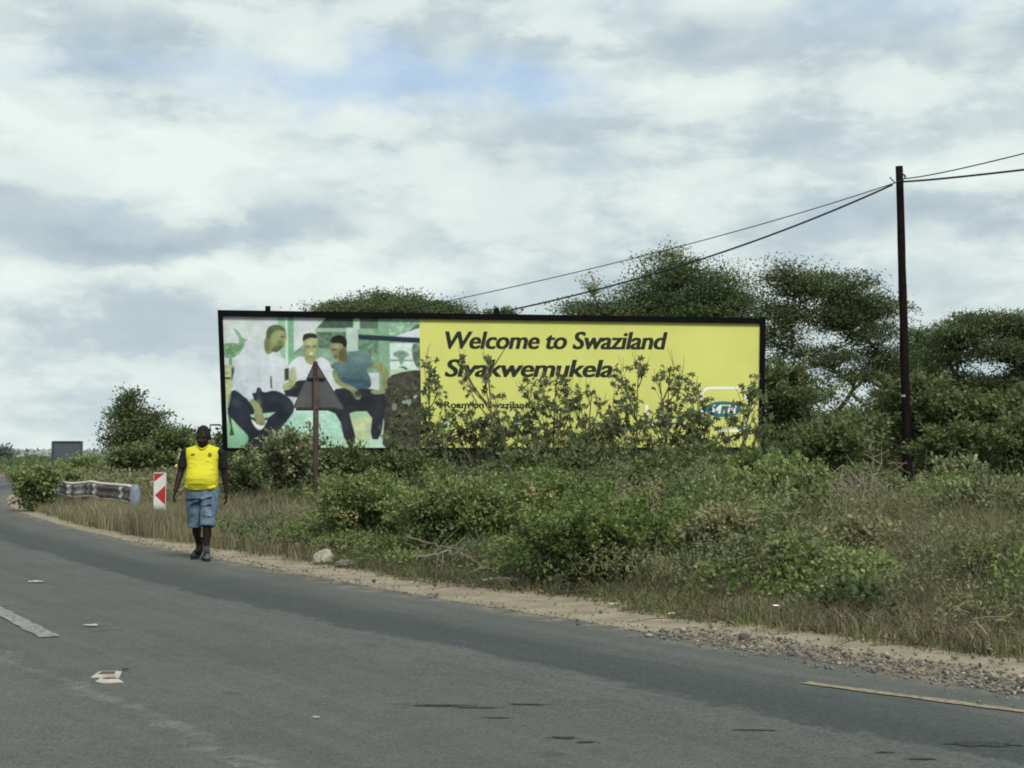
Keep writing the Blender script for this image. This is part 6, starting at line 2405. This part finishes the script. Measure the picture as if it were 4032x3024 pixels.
# ------------------------------------------------------------------ rocks, branches, litter, gravel
def rock(name, label, cat, loc, size, col, seed, group=None):
    rg = np.random.default_rng(seed)
    bm = bmesh.new()
    bmesh.ops.create_icosphere(bm, subdivisions=3, radius=1)
    dirs = unit(rg.normal(size=(9, 3)))
    for v in bm.verts:
        p = np.array(v.co)
        k = 1.0
        for dd in dirs:
            k = min(k, (.72 + .1 * np.dot(dd, dd)) / max(.01, np.dot(p, dd)) if np.dot(p, dd) > .72 else 1.0)
        v.co = Vector(p * k * np.array(size))
        v.co += Vector(rg.normal(size=3) * .006)
    o = bm_obj(name, bm, mat_plain(name + ' surface', col, .9, .2, 9, bump=.4), None)
    o.location = loc
    return tag(o, label, cat, group)


gx_, gy_ = px_ground(1272, 2218)
rock('rock', 'pale pointed stone at the sandy edge right of the walking man', 'rock', (gx_, gy_ + .15, .05), (.14, .12, .13), (.27, .255, .21, 1), 2)
gx_, gy_ = px_ground(1360, 2232)
rock('rock', 'flat grey stone lying next to the pale pointed stone', 'rock', (gx_, gy_ + .12, .03), (.13, .10, .06), (.14, .125, .10, 1), 5)
gx_, gy_ = px_ground(1975, 2300)
rock('concrete_slab', 'long flat pale concrete lump in the grass under the creeper', 'rubble', (gx_, gy_, .05), (.21, .07, .035), (.27, .26, .20, 1), 8)


M_TWIG2 = mat_plain('grey brown dead wood', (.13, .105, .085, 1), .9, .3, 5)


def branch(label, pts, r, twigs, seed, mat=M_TWIG):
    rg = np.random.default_rng(seed)
    P3 = [np.array(PX(*p)) for p in pts]
    T = Tubes(6)
    org = P3[0]
    t = np.linspace(0, len(P3) - 1, 5 * len(P3))
    cur = np.stack([np.interp(t, np.arange(len(P3)), [p[i] for p in P3]) for i in range(3)], 1)
    cur += rg.normal(size=cur.shape) * .012
    T.add(cur - org, r, r * .4)
    for _ in range(twigs):
        s = cur[rg.integers(2, len(cur))]
        e = s + unit(rg.normal(size=3) + np.array([.6, 0, .3])) * rg.uniform(.15, .5)
        T.add(bezier(s, (s + e) / 2 + rg.normal(size=3) * .05, e, 5) - org, r * .4, r * .15)
    o = T.build('fallen_branch', mat)
    o.location = org
    return tag(o, label, 'branch', 'dead branches at the foot of the scrub')


branch('pale forked dead branch sloping down towards the sand', [(1599, 2115, 15.6), (1700, 2140, 15.4), (1801, 2168, 15.2), (1880, 2215, 15.1), (1953, 2244, 15.0)], .011, 9, 1, M_TWIG2)
branch('thin grey branch lying beneath the vivid creeper mound', [(1640, 2200, 16.0), (1760, 2172, 15.8), (1850, 2190, 15.6)], .011, 9, 2)
branch('bleached bent stalk standing in the rough grass at right', [(3890, 2560, 10.3), (3880, 2500, 10.4), (3835, 2440, 10.5), (3800, 2420, 10.5)], .009, 4, 3)
branch('dead stick lying on the verge beside the rough grass', [(3030, 2497, 11.5), (3120, 2498, 11.5)], .012, 2, 4)


def litter(name, label, x, y, w, h, col, seed, z=.012, group='scraps of litter along the road', d=None):
    """crumpled scrap of sheet with folds"""
    rg = np.random.default_rng(seed)
    if d is None:
        gx0, gy0 = px_ground(x, y)
        gz0 = z
    else:
        p = PX(x, y, d)
        gx0, gy0, gz0 = p.x, p.y, p.z
    bm = bmesh.new()
    n = 5
    rows = []
    for j in range(n):
        rows.append([bm.verts.new((w * (i / (n - 1) - .5) + rg.normal() * w * .04, h * (j / (n - 1) - .5) + rg.normal() * h * .06, abs(rg.normal()) * min(w, h) * .07)) for i in range(n)])
    for j in range(n - 1):
        for i in range(n - 1):
            if (i, j) in ((0, 0), (n - 2, n - 2)) and rg.random() < .7:
                continue
            bm.faces.new((rows[j][i], rows[j][i + 1], rows[j + 1][i + 1], rows[j + 1][i]))
    bm.verts.ensure_lookup_table()
    for v in [v for v in bm.verts if not v.link_faces]:
        bm.verts.remove(v)
    o = bm_obj(name, bm, mat_plain(name + ' surface', col, .8, .1, 9))
    m = o.modifiers.new('thick', 'SOLIDIFY')
    m.thickness = .002
    o.location = (gx0, gy0, gz0)
    o.rotation_euler = (0, 0, rg.uniform(-.3, .3))
    return tag(o, label, 'litter', group)


litter('paper_scrap', 'small white scrap on the asphalt nearest the walking man', 150, 2298, .16, .09, (.36, .36, .34, 1), 1, .03)
litter('paper_scrap', 'small white scrap on the asphalt beyond the lane line end', 370, 2471, .11, .06, (.34, .34, .32, 1), 2, .03)
litter('dark_scrap', 'black scrap lying right of the crushed white carton', 506, 2645, .045, .03, (.012, .012, .012, 1), 3, .03)
litter('paper_scrap', 'white scrap on the sand in front of the vivid creeper', 2415, 2382, .10, .06, (.62, .60, .56, 1), 4, .02)
litter('paper_scrap', 'white paper bit beside the pale pointed stone', 1326, 2212, .07, .05, (.66, .66, .64, 1), 5, .06)
litter('paper_scrap', 'white paper bit standing in the grass by the flat stone', 1376, 2196, .05, .09, (.62, .64, .62, 1), 6, .10)
litter('paper_scrap', 'white scrap on the sand left of the rough grass', 2640, 2420, .06, .05, (.60, .58, .54, 1), 7, .02)
litter('paper_scrap', 'white scrap caught in the rough grass at lower right', 3056, 2384, .05, .06, (.70, .70, .68, 1), 8, .02, d=11.6)
litter('paper_scrap', 'tiny white scrap on the asphalt in the foreground', 1253, 2834, .035, .02, (.40, .40, .38, 1), 9, .03)


def carton():
    x, y = px_ground(432, 2672)
    root = thing('crushed_carton', (x, y, .018), 'crushed white carton flattened on the road seam', 'litter', 'scraps of litter along the road')
    M = mat_plain('dirty white card', (.33, .31, .28, 1), .85, .15, 14)
    k = .0016
    for nm, pts, zz in (('frame_piece', [(-62, 0, 0), (-52, 22, .02), (38, 24, .02), (48, 2, 0)], 0), ('torn_flap', [(-6, -38, .008), (4, -14, .03), (50, -6, .02), (62, -20, .012), (98, -36, .004), (30, -44, .004)], 0)):
        bm = bmesh.new()
        # a folded rim with a hollow middle
        c = sum((Vector((a * k, b * k * 3.4, z)) for a, b, z in pts), Vector()) / len(pts)
        ou = [Vector((a * k, b * k * 3.4, z)) for a, b, z in pts]
        inn = [c.lerp(p, .58) for p in ou]
        A = [bm.verts.new(p) for p in ou]
        B = [bm.verts.new(p + Vector((0, 0, .012))) for p in inn]
        n = len(ou)
        for i in range(n):
            bm.faces.new((A[i], A[(i + 1) % n], B[(i + 1) % n], B[i]))
        o = bm_obj(nm, bm, M, root)
        o.modifiers.new('thick', 'SOLIDIFY').thickness = .004
        bm = bmesh.new()
        bm.faces.new([bm.verts.new(p + Vector((0, 0, -.001))) for p in inn])
        bm_obj('brown_inside', bm, mat_plain('brown card', (.14, .085, .05, 1), .9, .15, 9), o)


carton()


def gravel():
    base = bmesh.new()
    bmesh.ops.create_icosphere(base, subdivisions=1, radius=1)
    bv = np.array([v.co[:] for v in base.verts])
    bf = np.array([[v.index for v in f.verts] for f in base.faces])
    base.free()
    n1, n2, n3 = 5200, 900, 1100
    y = np.concatenate([RNG.uniform(5.5, 11.6, n1), RNG.uniform(8, 24, n2), RNG.uniform(4, 26, n3)])
    t = np.concatenate([RNG.normal(.16, .21, n1), RNG.normal(.05, .10, n2), RNG.uniform(-.1, 1.0, n3)])
    x, yy = along(y, t)
    n = len(x)
    s = np.concatenate([RNG.gamma(1.5, .0038, n1) + .003, RNG.gamma(2, .0026, n2) + .002, RNG.gamma(2, .0028, n3) + .002])
    V = bv[None] * (s[:, None, None] * RNG.uniform(.6, 1.3, (n, 1, 3))) * RNG.uniform(.75, 1.2, (n, len(bv), 1))
    a = RNG.uniform(0, 6.3, n)
    ca, sa = np.cos(a)[:, None], np.sin(a)[:, None]
    Vx, Vy = V[..., 0] * ca - V[..., 1] * sa, V[..., 0] * sa + V[..., 1] * ca
    V = np.stack([Vx + x[:, None], Vy + yy[:, None], V[..., 2] * .7 + (.003 + s * .3)[:, None]], -1)
    Fc = (bf[None] + (np.arange(n) * len(bv))[:, None, None]).reshape(-1, 3)
    m = mat_leaf('broken asphalt gravel', (.055, .057, .056), (.21, .185, .15), (.32, .28, .22), 0.0, .9)
    tint = np.repeat(np.clip(RNG.normal(.42, .30, n), 0, 1), len(bf))
    tag(mesh_np('gravel', V, Fc, np.full(len(Fc), 3), m, attrs={'tint': tint}), 'loose dark stones from the crumbling asphalt edge', 'gravel', kind='stuff')


gravel()
